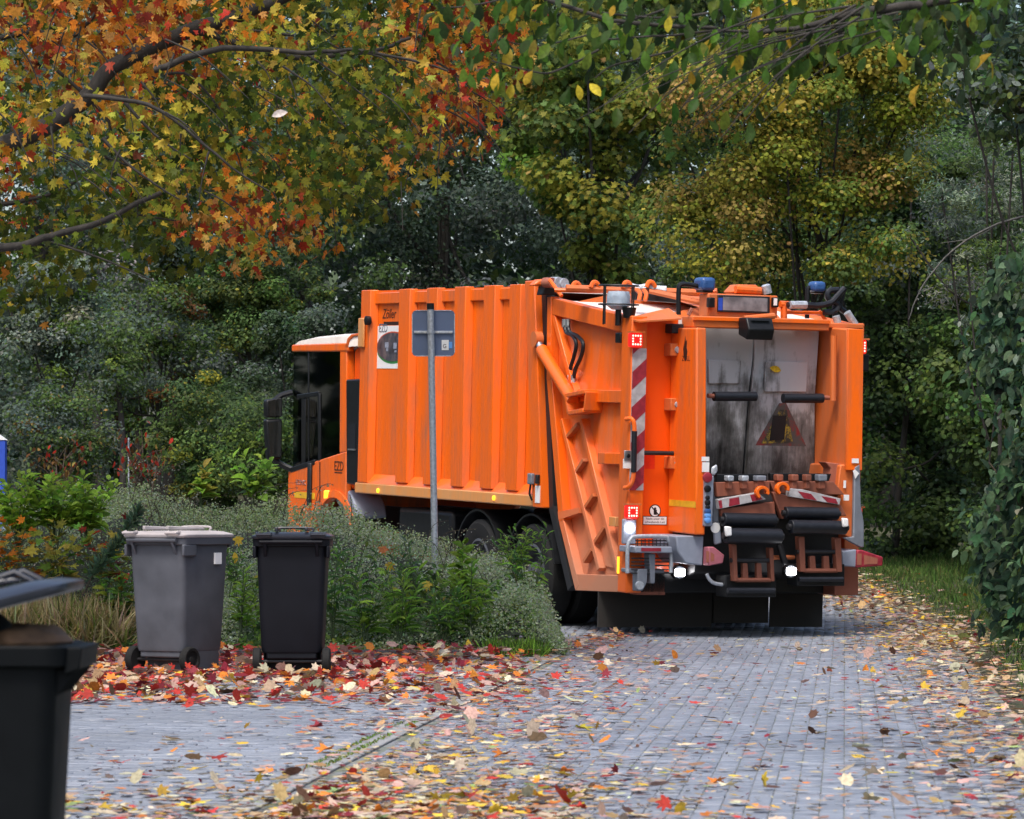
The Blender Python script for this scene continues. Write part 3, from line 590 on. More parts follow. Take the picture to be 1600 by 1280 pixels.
MB().box((.5, -1.12, .45), (TGP[3][0]-.1, 1.12, 2.9)).build('inner_hull', M['steel_dark'], tg)
MB().box((0.2, -1.1, 2.9), (1.3, 1.1, 3.0)).build('inner_roof', M['steel_dark'], tg)
# striped warning board, lamps, grab rail on the left corner post
def stripes(parent, v0, v1, z0, z1, u, pitch, slope, name='warning_board'):
    bd = MB().box((u-.006, v0, z0), (u+.004, v1, z1)).build(name, M['boardwhite'], parent); k = z0-abs(slope)*2
    while k < z1+1:
        poly = [(v0, k), (v1, k+slope), (v1, k+slope+pitch*.5), (v0, k+pitch*.5)]
        def cl(poly, lim, below):
            o = []
            for i in range(len(poly)):
                a, b = poly[i], poly[(i+1) % len(poly)]; ia, ib = ((a[1] <= lim) == below or a[1] == lim), ((b[1] <= lim) == below or b[1] == lim)
                if ia: o.append(a)
                if ia != ib: t_ = (lim-a[1])/(b[1]-a[1]); o.append((a[0]+(b[0]-a[0])*t_, lim))
            return o
        pl = cl(poly, z1, True); pl = cl(pl, z0, False) if len(pl) > 2 else pl
        if len(pl) > 2: MB().prism(pl, 'x', u-.0085, u-.006).build('red_stripe', M['red'], bd)
        k += pitch
    return bd
zs0, zs1 = R_((988, 766))[1], R_((988, 544))[1]
for s in (1, -1): stripes(tg, s*1.09+.005*(-s if s < 0 else 1)-(0.15 if s < 0 else 0), s*1.09+.15*(1 if s > 0 else 0)+(.0 if s > 0 else -.0), zs0, zs1, -.004, .335, (-.13 if s > 0 else .13))
def led_lamp(q0, q1, u, s=1):
    a, b = R_(q0, u), R_(q1, u)
    if s < 0: a, b = (a[0]-.04, a[1]), (b[0]-.04, b[1])
    pass; v0, v1 = sorted((s*a[0], s*b[0])); z0, z1 = sorted((a[1], b[1]))
    h = MB().box((u-.05, v0, z0), (u+.02, v1, z1)).build('tail_lamp', M['redlens'], tg, .015)
    MB().box((u-.09, v0-.004, z1), (u+.02, v1+.004, z1+.015)).build('lamp_visor', M['orange_dull'], h)
    m = MB(); cv, cz_ = (v0+v1)/2, (z0+z1)/2; w_, h_ = (v1-v0)*.30, (z1-z0)*.30
    for i in (-1, -.33, .33, 1):
        for j in (-1, -.33, .33, 1):
            if abs(i) == 1 or abs(j) == 1:
                pass
                m.lathe((u-.0505, cv+i*w_, cz_+j*h_), (-1, 0, 0), [(0, .0095), (.003, .008), (.004, .001)], 8)
    m.build('led', M['led'], h)
for s in (1, -1):
    led_lamp((982, 520), (1001, 543), -.01, s); led_lamp((976, 789), (995, 810), -.01, s)
    if s < 0: continue
    a = R_((982, 825)); MB().box((-.03, s*a[0]-.07, a[1]-.15), (.0, s*a[0]+.075, a[1]+.085)).build('lamp_plate', M['lightgrey'], tg, .01)
    MB().lathe((-.03, s*a[0]+.0, a[1]), (-1, 0, 0), [(0, .045), (.02, .04), (.028, .001)], 16).build('work_lamp', M['revlamp'], tg)
p0, p1 = R_(c4(395, 558), -.08), R_(c4(390, 805), -.08)
MB().tube(smooth_path([(0.0, p0[0]+.02, p0[1]), (-.07, p0[0]-.01, p0[1]), (-.09, p0[0]-.03, p0[1]-.10), (-.09, p1[0]-.03, p1[1]+.12), (-.07, p1[0], p1[1]), (0, p1[0]+.02, p1[1]-.02)], 5), .022, 10).build('grab_rail_ends', M['orange'], tg)
MB().tube([(-.09, p0[0]-.03, p0[1]-.11), (-.09, p1[0]-.03, p1[1]+.13)], .027, 10).build('grab_rail', M['rubber'], tg)
q = R_(c4(380, 693)); MB().box((-.02, q[0]-.04, q[1]-.05), (-.009, q[0]+.04, q[1]+.05)).build('call_button_plate', M['chrome'], tg, .004); MB().lathe((-.02, q[0], q[1]), (-1, 0, 0), [(0, .02), (.012, .018), (.013, .001)], 12).build('call_button', M['black'], tg)
q = R_(c4(378, 722)); MB().box((-.012, q[0]-.045, q[1]-.045), (-.009, q[0]+.045, q[1]+.045)).build('sticker', M['white'], tg)
# things in the left recess
q0, q1 = R_(c4(425, 682), .0), R_(c4(560, 684), .0); MB().tube([(.10, q0[0], q0[1]), (.02, q0[0]-.02, q0[1]), (.02, q1[0]+.02, q1[1]), (.10, q1[0], q1[1])], .022, 10).build('recess_bar', M['steel_dark'], tg)
q = R_(c4(450, 712), .128); MB().box((.1275, q[0]-.09, q[1]-.075), (.1297, q[0]+.09, q[1]+.075)).build('red_patch', simple('red touch up paint', (.85, .03, .004), .4), tg)
q = R_(c4(482, 897), .128); pic = MB().lathe((.129, q[0], q[1]), (-1, 0, 0), [(0, .062), (.003, .062), (.003, .001)], 28).build('pictogram', M['black'], tg); MB().lathe((.126, q[0], q[1]), (-1, 0, 0), [(0, .052), (.0015, .052), (.0015, .001)], 28).build('pictogram_disc', M['white'], pic)
m = MB(); m.box((.1225, q[0]-.018, q[1]-.038), (.1243, q[0]+.015, q[1]+.010)); m.lathe((.1243, q[0], q[1]+.022), (-1, 0, 0), [(0, .012), (.0015, .012), (.0016, .001)], 12); m.bar2((q[0]+.036, q[1]+.036), (q[0]-.036, q[1]-.036), .011, 'x', .1228, .1243); m.build('pictogram_figure', M['black'], pic)
q = R_(c4(482, 933), .128); sgn = MB().box((.126, q[0]-.122, q[1]-.036), (.1295, q[0]+.122, q[1]+.036)).build('safety_sign', M['white'], tg)
MB().box((.127, q[0]-.128, q[1]-.042), (.1297, q[0]+.128, q[1]+.042)).build('sign_border', M['black'], sgn)
text('Nicht unter die\nschwebende Last', .031, (.1255, q[0], q[1]+.007), REAR_ROT, M['print'], sgn, align='CENTER')
for y_ in (451, 755/3.555*3.555, 1078):
    a = R_(c1(418, y_), .0); MB().box((-.02, a[0]-.045, a[1]-.06), (.13, a[0]+.075, a[1]+.06)).build('hinge', M['orange_dull'], tg, .008); MB().lathe((-.02, a[0], a[1]), (-1, 0, 0), [(0, .035), (.02, .03), (.022, .001)], 10).build('hinge_bolt', M['galv'], tg)
a = R_(c1(425, 330), .0); MB().box((-.02, a[0]-.05, a[1]-.05), (.13, a[0]+.075, a[1]+.04)).build('hinge', M['steel_dark'], tg, .008)
# flap over the recess and roof edge
a, b = R_(c1(205, 290), -.12), R_(c1(440, 275), -.12)
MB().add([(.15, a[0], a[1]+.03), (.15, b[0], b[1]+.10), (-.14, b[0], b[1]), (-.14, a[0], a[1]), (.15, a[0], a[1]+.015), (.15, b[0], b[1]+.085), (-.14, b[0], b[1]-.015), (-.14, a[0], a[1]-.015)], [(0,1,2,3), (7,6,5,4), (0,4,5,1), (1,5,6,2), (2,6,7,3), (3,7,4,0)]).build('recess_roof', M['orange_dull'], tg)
# hopper pillars
pil_v = .775; uP = onp(1088, 515, TL, pil_v)[0]; v2 = R_((1104, 515), uP)[0]; zt = R_((1088, 512), uP)[1]; zb_ = R_((1097, 836), uP-.06)[1]
lp = [(.13, zt+.0), (uP, zt), (uP-.075, zb_+.45), (uP-.075, zb_), (.10, zb_+.01)]
MB().prism(lp, 'y', v2, pil_v).build('hopper_pillar', M['orange'], tg, .015)
yz = R_(c2(470, 307), uP-.06)[1]; MB().prism([(.08, yz-.03), (.08, yz+.03), (uP-.077, yz+.028), (uP-.077, yz-.03)], 'y', pil_v, pil_v+.003).build('reflective_strip', M['yellow'], tg)
# emblem with a small word on the pillar's outer face
def SP(q): u, v, z = onp(*q, TL, pil_v+.001); return (u, z)
e = SP(c1(466, 445)); em = MB(); em.prism([(e[0]+dx_*.055, e[1]+dz*.12) for dx_, dz in ((0,-1),(.6,-.6),(.8,0),(.4,.5),(.2,1),(-.1,.55),(-.5,.7),(-.4,.1),(-.8,-.2),(-.5,-.7))], 'y', pil_v, pil_v+.003); em.build('emblem', M['print'], tg)
e = SP(c1(446, 512)); text('ZOLL', .07, (e[0], pil_v+.001, e[1]), SIDE_ROT, M['print'], tg)
rv0 = R_((1310, 520), -.42)[0]; rpl, rpr = R_((1325, 520), -.42)[0], R_((1340, 520), -.42)[0]; rz = R_((1330, 514), -.42)[1]; rzb = R_((1340, 735), -.42)[1]
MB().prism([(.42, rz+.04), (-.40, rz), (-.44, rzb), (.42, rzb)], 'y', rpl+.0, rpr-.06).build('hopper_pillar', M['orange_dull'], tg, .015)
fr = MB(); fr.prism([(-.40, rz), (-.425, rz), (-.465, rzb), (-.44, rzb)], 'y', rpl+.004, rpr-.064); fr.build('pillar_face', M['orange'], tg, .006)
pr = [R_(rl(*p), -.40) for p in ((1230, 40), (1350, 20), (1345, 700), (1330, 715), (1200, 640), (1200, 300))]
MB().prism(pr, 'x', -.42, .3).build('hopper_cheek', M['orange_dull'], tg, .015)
gp = [R_(rl(*p), -.43) for p in ((1352, 60), (1400, 30), (1412, 400), (1438, 560), (1440, 785), (1410, 790), (1250, 700), (1340, 690))]
MB().prism(gp, 'x', -.47, -.425).build('hopper_guard_plate', M['grey'], tg, .01)
# left hopper inner cheek seen from outside only by its lower edge
MB().prism([(.13, zb_), (.13, 2.9), (.35, 2.9), (.35, .6), (.1, .6)], 'y', v2-.02, v2+.04).build('hopper_cheek', M['rusty'], tg)
# packer plates (bare, dirty steel)
def quad_slab(f, pts, u_top, u_bot, th, name, m, parent):
    zs = [R_(f(*p), u_top)[1] for p in pts]; zmx, zmn = max(zs), min(zs); vs = []
    for p in pts:
        u = u_bot
        for _ in range(3): z = R_(f(*p), u)[1]; k = (z-zmn)/(zmx-zmn); u = u_bot+(u_top-u_bot)*k
        v, z = R_(f(*p), u); vs.append((u, v, z))
    n_ = len(vs); return MB().add(vs+[(u+th, v, z) for u, v, z in vs], [tuple(range(n_)), tuple(range(n_, 2*n_))[::-1]]+[(i, (i+1) % n_, n_+(i+1) % n_, n_+i) for i in range(n_)]).build(name, m, parent, .006)
pk = empty('packer'); pk.parent = tg
MB().box((.40, -.84, 1.2), (.45, .68, 2.96)).build('back_wall', M['steel_dark'], pk)
quad_slab(c8, [(205, 55), (578, 60), (572, 300), (540, 560), (490, 1230), (215, 1230)], .12, .22, .10, 'packer_plate', M['plate'], pk)
rp = quad_slab(c8, [(588, 60), (1085, 70), (1050, 600), (1050, 1240), (522, 1240), (560, 560), (588, 290)], .10, .20, .10, 'packer_plate', M['plate'], pk)
quad_slab(c8, [(672, 320), (1000, 322), (985, 555), (662, 552)], .085, .095, .02, 'raised_plate', M['plate'], pk)
quad_slab(c8, [(232, 305), (485, 312), (470, 490), (235, 490)], .108, .116, .02, 'raised_plate', M['plate'], pk)
t = NT('worn warning print'); a = t.noise(7, 7, None, .7); M['wornred'] = t.principled(t.mix(t.ramp(a, [(.37, 0.0), (.53, 1.0)]), (.24, .016, .018), (.075, .07, .067)), .55)
t = NT('worn yellow print'); a = t.noise(11, 7, None, .75); M['wornyel'] = t.principled(t.mix(t.ramp(a, [(.40, 0.0), (.52, 1.0)]), (.42, .30, .03), (.04, .038, .034)), .55)
quad_slab(c8, [(555, 1030), (775, 640), (830, 640), (1015, 1035)], .130, .186, .003, 'warning_triangle', M['wornred'], pk)
quad_slab(c8, [(640, 950), (780, 690), (835, 690), (880, 935), (840, 948)], .130, .172, .003, 'warning_triangle_centre', M['wornyel'], pk)
quad_slab(c8, [(700, 930), (728, 735), (832, 735), (815, 920)], .128, .162, .003, 'warning_figure', M['steel_dark'], pk)
for (xa, xb, y_, ca, cb) in ((272, 595, 588, 225, 272), (805, 1108, 603, 1108, 1190)):
    a, b = R_(c8(xa, y_), -.22), R_(c8(xb, y_), -.22); MB().tube([(-.22, a[0], a[1]), (-.22, b[0], b[1])], .046, 16).build('buffer_roller', M['rubber'], tg)
    a, b = R_(c8(ca, y_-6), -.22), R_(c8(cb, y_-2), -.22); MB().tube([(-.22, a[0], a[1]), (-.22, b[0], b[1])], .022, 10).build('roller_axle', M['rusty'], tg)
a = R_(c8(1195, 120), -.30); b = R_(c8(1190, 620), -.30); MB().tube([(-.30, a[0], a[1]), (-.30, b[0], b[1])], .030, 10).build('pillar_rail', M['orange_dull'], tg)
# crossbar, number plate carrier, rear camera
a, b = R_(c1(485, 297), -.10), R_(c1(1245, 315), -.10)
cb = MB(); cb.add([(-.18, a[0], a[1]-.05), (-.18, b[0], b[1]-.055), (-.18, b[0], b[1]+.055), (-.18, a[0], a[1]+.06), (.06, a[0], a[1]-.05), (.06, b[0], b[1]-.055), (.06, b[0], b[1]+.055), (.06, a[0], a[1]+.06)], [(0,1,2,3), (7,6,5,4), (0,4,5,1), (1,5,6,2), (2,6,7,3), (3,7,4,0)]); cb.build('crossbar', M['orange_dull'], tg, .012)
MB().bar2((a[0], a[1]+.035), (b[0], b[1]+.03), .03, 'x', -.20, -.178).build('crossbar_lip', M['orange'], tg)
a, b = R_(c1(1245, 340), -.1), R_(c1(1458, 295), -.1); MB().box((-.1, b[0], a[1]+.02), (.15, a[0], b[1]-.02)).build('crossbar_end', M['orange_dull'], tg, .01)
a, b = R_(c1(590, 268), .1), R_(c1(980, 150), .1); cr = MB().box((.1, b[0], a[1]), (.30, a[0], b[1])).build('plate_carrier', M['orange_dull'], tg, .012)
a, b = R_(c1(640, 240), .095), R_(c1(932, 155), .095); pf = MB().box((.078, b[0], a[1]), (.0985, a[0], b[1])).build('plate_frame', M['steel_dark'], cr, .006)
t = NT('smudged number plate'); nz = t.noise(7, 3); M['numplate'] = t.principled(t.ramp(nz, [(.35, (.10, .10, .11)), (.65, (.24, .24, .26))]), .4)
a, b = R_(c1(674, 230), .076), R_(c1(922, 164), .076); MB().box((.075, b[0], a[1]), (.0785, a[0], b[1])).build('number_plate', M['numplate'], pf)
a2, b2 = R_(c1(648, 230), .076), R_(c1(673, 162), .076); MB().box((.075, b2[0], a2[1]), (.0785, a2[0], b2[1])).build('country_band', M['blue'], pf)
for x0, x1, mm in ((595, 632, 'black'), (955, 985, 'white')):
    a, b = R_(c1(x0, 215), .04), R_(c1(x1, 160), .04); l_ = MB().box((.04, b[0], a[1]), (.1, a[0], b[1])).build('plate_lamp', M['black'], cr, .01)
    if mm == 'white': MB().box((.035, b[0]+.02, a[1]+.02), (.041, a[0], b[1]-.01)).build('plate_lamp_lens', M['white'], l_)
a, b = R_(c1(800, 395), -.36), R_(c1(948, 275), -.36); hs = MB(); hs.prism([(-.20, b[1]), (-.36, b[1]), (-.42, a[1]+.10), (-.38, a[1]), (-.20, a[1]+.05)], 'y', b[0], a[0]); ho = hs.build('camera_housing', M['black'], tg, .012)
MB().box((-.405, b[0]+.04, a[1]+.185), (-.36, a[0]-.04, b[1]-.03)).build('camera_window', M['glass'], ho); a3, b3 = R_(c1(790, 278), -.30), R_(c1(958, 262), -.30); MB().tube([(-.3, a3[0], a3[1]), (-.3, b3[0], b3[1])], .03, 10).build('camera_hinge', M['orange_dull'], ho)
# control strip, stickers, stop button
a, b = R_(c2(548, 425), uP-.08), R_(c2(600, 150), uP-.08); cs = MB().box((uP-.12, b[0], a[1]), (uP-.07, a[0], b[1])).build('control_strip', M['lightgrey'], tg, .01)
for (y_, mm, r_) in ((160, 'red', .05), (222, 'black', .035), (270, 'black', .022), (297, 'black', .028), (322, 'black', .022), (345, 'bluelens', .033), (367, 'skyblue', .033), (391, 'skyblue', .033)):
    q = R_(c2(574, y_), uP-.12); MB().lathe((uP-.12, q[0], q[1]), (-1, 0, 0), [(0, r_), (.02, r_*.9), (.025, r_*.5), (.026, .001)], 14).build('push_button', M[mm], cs)
for (x0, y0, x1, y1, mm) in ((540, 48, 580, 72, 'white'), (542, 78, 580, 130, 'white')):
    a, b = R_(c2(x0, y1), uP-.06), R_(c2(x1, y0), uP-.06); MB().box((uP-.082, b[0], a[1]), (uP-.07, a[0], b[1])).build('sticker', M[mm], tg)
for (f, x0, y0, x1, y1, u) in ((rl, 1345, -20, 1408, 22, -.475), (rl, 1270, 310, 1320, 362, -.47), (rl, 1268, 180, 1292, 248, -.44)):
    a, b = R_(f(x0, y1), u), R_(f(x1, y0), u); MB().box((u, b[0], a[1]), (u+.004, a[0], b[1])).build('sticker', M['white'], tg)
a = [R_(rl(*p), -.48) for p in ((1355, 95), (1375, 80), (1410, 115), (1375, 165))]; MB().prism(a, 'x', -.482, -.474).build('sticker', M['white'], tg)
# grey box and red end under the left pillar, red side bumpers
q = [R_(c2(*p), -.42) for p in ((405, 478), (556, 478), (550, 640), (455, 628), (412, 560))]; MB().prism(q, 'x', -.42, .1).build('corner_fender', M['lightgrey'], tg, .012)
q = [R_(c2(*p), -.44) for p in ((560, 538), (590, 536), (648, 580), (640, 625), (560, 640))]; b0 = MB().prism(q, 'x', -.52, -.40).build('bumper_end', simple('faded red plastic', (.42, .13, .17), .5), tg, .01)
for xs_ in (((568, 560), (583, 560), (583, 622), (568, 622)), ((592, 565), (612, 578), (612, 615), (592, 618))): MB().prism([R_(c2(*p), -.52) for p in xs_], 'x', -.523, -.519).build('bumper_slot', M['rusty'], b0)
q = [R_(c2(*p), -.44) for p in ((1295, 560), (1372, 550), (1372, 648), (1290, 640))]; MB().prism(q, 'x', -.5, -.2).build('bumper_arm', M['lightgrey'], tg, .012)
q = [R_(c2(*p), -.46) for p in ((1372, 553), (1400, 553), (1515, 592), (1512, 640), (1368, 650))]; b1 = MB().prism(q, 'x', -.52, -.3).build('bumper_end', M['red'], tg, .012)
for xs_ in (((1388, 575), (1412, 573), (1412, 635), (1386, 637)), ((1425, 580), (1500, 600), (1498, 630), (1425, 634))): MB().prism([R_(c2(*p), -.52) for p in xs_], 'x', -.524, -.519).build('bumper_slot', M['redlens'] if False else M['rusty'], b1)
# folded step with its guard rail
sv = lambda x, y, u=-.25: (u, *R_(st(x, y), u))
stp = empty('rear_step'); stp.parent = tg
MB().tube(smooth_path([sv(285, 965), sv(290, 680), sv(320, 590), sv(390, 558), sv(680, 558), sv(740, 590), sv(775, 690), sv(770, 960)], 6), .020, 10).build('guard_rail', M['galv'], stp)
m = MB()
for y_ in (605, 640, 665, 800, 840, 880, 925, 965): m.tube([sv(330 if y_ > 700 else 375, y_, -.23), sv(770, y_, -.23)], .007, 6)
for x_ in range(400, 770, 42): m.tube([sv(x_, 585, -.225), sv(x_, 660, -.225)], .005, 5)
m.build('step_grating', M['steel_dark'], stp)
a, b = R_(st(370, 740), -.30), R_(st(835, 672), -.30); MB().box((-.30, b[0], a[1]), (.05, a[0], b[1])).build('step_board', M['lightgrey'], stp, .01)
a, b = R_(st(440, 722), -.302), R_(st(660, 685), -.302); MB().box((-.306, b[0], a[1]), (-.299, a[0], b[1])).build('step_reflector', M['red'], stp)
for xs_ in (((515, 745), (590, 745), (585, 1080), (535, 1080)), ((390, 920), (500, 915), (500, 1060), (450, 1160), (390, 1165))): MB().prism([R_(st(*p), -.22) for p in xs_], 'x', -.24, -.12).build('step_bracket', M['grey'], stp, .01)
a, b = R_(st(355, 965), -.18), R_(st(690, 920), -.18); MB().box((-.2, b[0], a[1]), (.1, a[0], b[1])).build('step_beam', M['grey'], stp, .01)
q = R_(st(418, 1100), -.25); MB().lathe((-.24, q[0], q[1]), (-1, 0, 0), [(0, .04), (.03, .04), (.031, .001)], 14).build('step_pivot', M['galv'], stp)
# hopper bottom, dark rear beam
q = [R_(p, .1) for p in ((1003, 880), (1345, 872), (1338, 930), (970, 930))]; MB().prism([(1.1, .42), (1.1, .62), (-.9, .62), (-.9, .42)], 'x', .05, .45).build('hopper_beam', M['black'], tg, .01)
hb = MB(); hb.prism([(.05, .55), (-.28, .62), (-.34, 1.30), (.05, 1.40)], 'y', -.86, .66); hb.build('hopper_trough', M['steel_dark'], tg, .02)
q = [R_(rl(*p), -.15) for p in ((1180, 960), (1398, 960), (1395, 1222), (1180, 1225))]; MB().prism(q, 'x', -.17, .2).build('hopper_skirt', M['rusty'], tg, .01)
q = [R_(st(*p), .06) for p in ((380, 960), (705, 960), (705, 1210), (380, 1205))]; MB().prism(q, 'x', .05, .2).build('hopper_skirt', M['rusty'], tg, .01)
# reversing lamps
for (f, x, y, r_, u) in ((c2, 425, 677, .060, -.12), (c2, 1030, 670, .058, -.66)):
    q = R_(f(x, y), u); h = MB().lathe((u+.1, q[0], q[1]), (-1, 0, 0), [(0, .05), (.03, r_*1.12), (.10, r_*1.15), (.10, r_)], 20).build('reversing_lamp', M['black'], tg); MB().lathe((u+.005, q[0], q[1]), (-1, 0, 0), [(0, r_*1.02), (.006, r_*.9), (.007, r_*.6)], 20).build('lens_rim', M['galv'], h); MB().box((u-.012, q[0]-r_*.86, q[1]-r_*.58), (u+.004, q[0]+r_*.86, q[1]+r_*.58)).build('lamp_lens', M['revlamp'], h, .02, 3)
# bin lifters ------------------------------------------------
def lifter(side):
    L = empty('bin_lifter'); L.parent = tg; U = -.55
    D = dict(
        left=dict(comb=((98, 122), (560, 120), (556, 185), (95, 195)), teeth=((205, 262), (335, 398), (468, 556)), ty=(135, 185), tray=((110, 195), (600, 185), (600, 300), (120, 330)), board=((130, 352), (490, 288), (565, 350), (142, 440)), hook=(528, 290, 1),
                  plate=((145, 440), (632, 372), (655, 590), (160, 562)), r1=(172, 640, 535, 62), r2=(195, 694, 680, 68), cap=(190, 248, 595, 690), arms=((235, 288, 760, 1095), (345, 400, 930, 1100), (472, 525, 930, 1100), (572, 622, 790, 1095)), bar=(240, 625, 905), bbar=(290, 605, 1085), br=(215, 640, 1180, 26)),
        right=dict(comb=((588, 112), (1140, 118), (1120, 185), (590, 180)), teeth=((655, 712), (788, 850), (915, 968), (1030, 1110)), ty=(125, 185), tray=((600, 185), (1180, 190), (1280, 310), (640, 300)), board=((775, 250), (900, 262), (1245, 345), (1232, 402), (770, 325)), hook=(712, 255, -1),
                   plate=((612, 280), (760, 320), (1240, 405), (1290, 500), (745, 520), (700, 530)), r1=(735, 1212, 474, 56), r2=(785, 1285, 600, 62), cap=(1255, 1310, 520, 605), arms=((838, 905, 690, 1010), (955, 1015, 865, 1020), (1080, 1140, 865, 1020), (1168, 1236, 700, 1010)), bar=(838, 1222, 828), bbar=(905, 1210, 1000), br=(860, 1262, 1078, 22)))[side]
    q = lambda pts, u=U: [R_(rl(*p), u) for p in pts]
    MB().prism(q(D['comb'], U+.10), 'x', U+.06, U+.12).build('comb_bar', M['black'], L, .006)
    for i, (a, b) in enumerate(D['teeth']):
        mm = 'galv' if (side == 'left' and i < 2) else ('grime' if side == 'right' and i < 3 else 'grey')
        MB().prism(q(((a, D['ty'][0]), (b, D['ty'][0]), (b, D['ty'][1]), (a, D['ty'][1])), U), 'x', U-.03, U+.06).build('comb_tooth', M[mm], L, .01)
        MB().prism(q(((a+12, D['ty'][1]), (b-12, D['ty'][1]), (b-8, D['ty'][1]+70), (a+8, D['ty'][1]+70)), U), 'x', U-.01, U+.05).build('tooth_stem', M['grime'], L, .006)
    MB().prism(q(D['tray'], U+.05), 'x', U+.05, U+.20).build('comb_tray', M['grime'], L, .008)
    bd = q(D['board'], U-.03); bo = MB().prism(bd, 'x', U-.03, U+.04).build('warning_board', M['boardwhite'], L, .004)
    tp, bt = (bd[0], bd[1]), (bd[3], bd[2])
    if side == 'right': tp, bt = (bd[0], bd[2]), (bd[4], bd[3])
    def lerp(a, b, k): return (a[0]+(b[0]-a[0])*k, a[1]+(b[1]-a[1])*k)
    if side == 'left': bands = ((-.0, .08, -.05, .06), (.28, .52, .20, .43), (.80, .98, .70, .93))
    else: bands = ((.17, .42, .30, .55), (.62, .9, .76, .97))
    for a0, a1, b0_, b1_ in bands:
        k = [lerp(*tp, max(0, a0)), lerp(*tp, a1), lerp(*bt, b1_), lerp(*bt, max(0, b0_))]
        k = [(p[0], p[1]-(0.012 if i < 2 else -.006)) for i, p in enumerate(k)]
        MB().prism(k, 'x', U-.0335, U-.0295).build('red_stripe', M['red'], bo)
    hx, hy, d = D['hook']; hk = MB(); outer, inner = [], []
    for a in range(-60, 201, 20):
        an = math.radians(a if d > 0 else 180-a)
        an2 = math.radians(90+ (a-70)) if False else an
        outer.append((hx-d*0+62*math.cos(an)*(-1 if d > 0 else -1)*-1*d*-1, hy-62*math.sin(an))); inner.append((hx+34*math.cos(an)*(-1 if d > 0 else -1)*-1*d*-1, hy-34*math.sin(an)))
    HU = U-.06
    po_ = q(outer, HU); pi_ = q(inner, HU); hk.v = [(HU-.02, *p) for p in po_]+[(HU-.02, *p) for p in pi_]+[(HU+.03, *p) for p in po_]+[(HU+.03, *p) for p in pi_]; n_ = len(po_)
    for i in range(n_-1): hk.f += [(i, i+1, n_+i+1, n_+i), (2*n_+i, 3*n_+i, 3*n_+i+1, 2*n_+i+1), (i, 2*n_+i, 2*n_+i+1, i+1), (n_+i, n_+i+1, 3*n_+i+1, 3*n_+i)]
    hk.f += [(0, n_, 3*n_, 2*n_), (n_-1, 3*n_-1, 4*n_-1, 2*n_-1)]
    hk.build('lift_hook', M['orange'], L, .004)
    MB().prism(q(D['plate'], U+.02), 'x', U+.0, U+.06).build('lifter_plate', M['grime'], L, .008)
    for (x0, x1, y_, r_), du in ((D['r1'], -.02), (D['r2'], -.12)):
        a, b = R_(rl(x0, y_), U+du), R_(rl(x1, y_+8), U+du); rr = r_/5.819/162
        m_ = MB(); m_.tube([(U+du, a[0], a[1]), (U+du, b[0], b[1])], rr, 20); ro_ = m_.build('buffer_roller', M['rubber'], L, .006)
        MB().tube([(U+du, a[0]+.03, a[1]), (U+du, b[0]-.03, b[1])], rr*.45, 12).build('roller_axle', M['steel_dark'], ro_)
    x0, x1, y0, y1 = D['cap']; MB().prism(q(((x0, y0), (x1, y0+5), (x1+6, y1-8), (x0+10, y1)), U-.2), 'x', U-.21, U-.17).build('end_cap', M['white'], L, .012)
    for i, (x0, x1, y0, y1) in enumerate(D['arms']):
        dx = 18 if i in (0, 3) else 0; outerarm = i in (0, 3)
        MB().prism(q(((x0, y0), (x1-12, y0), (x1, y1), (x0+dx, y1)), U-.0), 'x', U-(.05 if outerarm else .02), U+.03).build('lift_arm', M['grime'], L, .006)
    x0, x1, y_ = D['bar']; a, b = R_(rl(x0, y_), U-.02), R_(rl(x1, y_), U-.02); MB().tube([(U-.02, *a), (U-.02, *b)], .022, 10).build('arm_shaft', M['steel_dark'], L)
    x0, x1, y_ = D['bbar']; a, b = R_(rl(x0, y_), U-.02), R_(rl(x1, y_), U-.02); MB().tube([(U-.02, *a), (U-.02, *b)], .022, 10).build('arm_foot_bar', M['grime'], L)
    x0, x1, y_, r_ = D['br']; a, b = R_(rl(x0, y_), U-.06), R_(rl(x1, y_), U-.06); MB().tube([(U-.06, *a), (U-.06, *b)], r_/5.819/162, 16).build('lower_roller', M['rubber'], L)
    x0, x1 = D['br'][0]-30, D['br'][1]+10; MB().prism(q(((x0, y_-140), (x1, y_-140), (x1, y_+60), (x0+10, y_+60)), U+.05), 'x', U+.03, U+.25).build('lifter_foot', M['black'], L, .01)
lifter('left'); lifter('right')
MB().tube([(-.5, *R_(rl(680, 760), -.5)), (-.5, *R_(rl(745, 960), -.5))], .035, 8).build('lift_ram', M['steel_dark'], tg)
MB().tube([(-.4, *R_(rl(620, 880), -.4)), (-.4, *R_(rl(820, 878), -.4))], .022, 8).build('lift_shaft', M['orange_dull'], tg)
MB().tube(smooth_path([(-.45, *R_(rl(25, 1030), -.45)), (-.45, *R_(rl(50, 1080), -.45)), (-.45, *R_(rl(100, 1115), -.45)), (-.45, *R_(rl(190, 1128), -.45))], 4), .018, 8).build('grab_handle', M['galv'], tg)
q = [R_(rl(*p), -.44) for p in ((75, 570), (135, 560), (152, 750), (90, 765))]; pp = MB().prism(q, 'x', -.47, -.43).build('hinge_guard', M['lightgrey'], tg, .012); q = R_(rl(103, 610), -.47); MB().lathe((-.47, q[0], q[1]), (-1, 0, 0), [(0, .05), (.003, .05), (.0035, .001)], 16).build('no_entry_sticker', M['white'], pp)
q = [R_(rl(*p), -.5) for p in ((60, 60), (110, 30), (118, 90), (90, 135), (62, 125))]; MB().prism(q, 'x', -.53, -.5).build('working_lamp', M['galv'], tg, .02)
q = [R_(rl(*p), -.35) for p in ((1100, 10), (1255, 30), (1260, 60), (1200, 165), (1190, 250), (1120, 250), (1150, 70))]; MB().prism(q, 'x', -.36, -.2).build('hopper_bracket', M['rusty'], tg, .01)
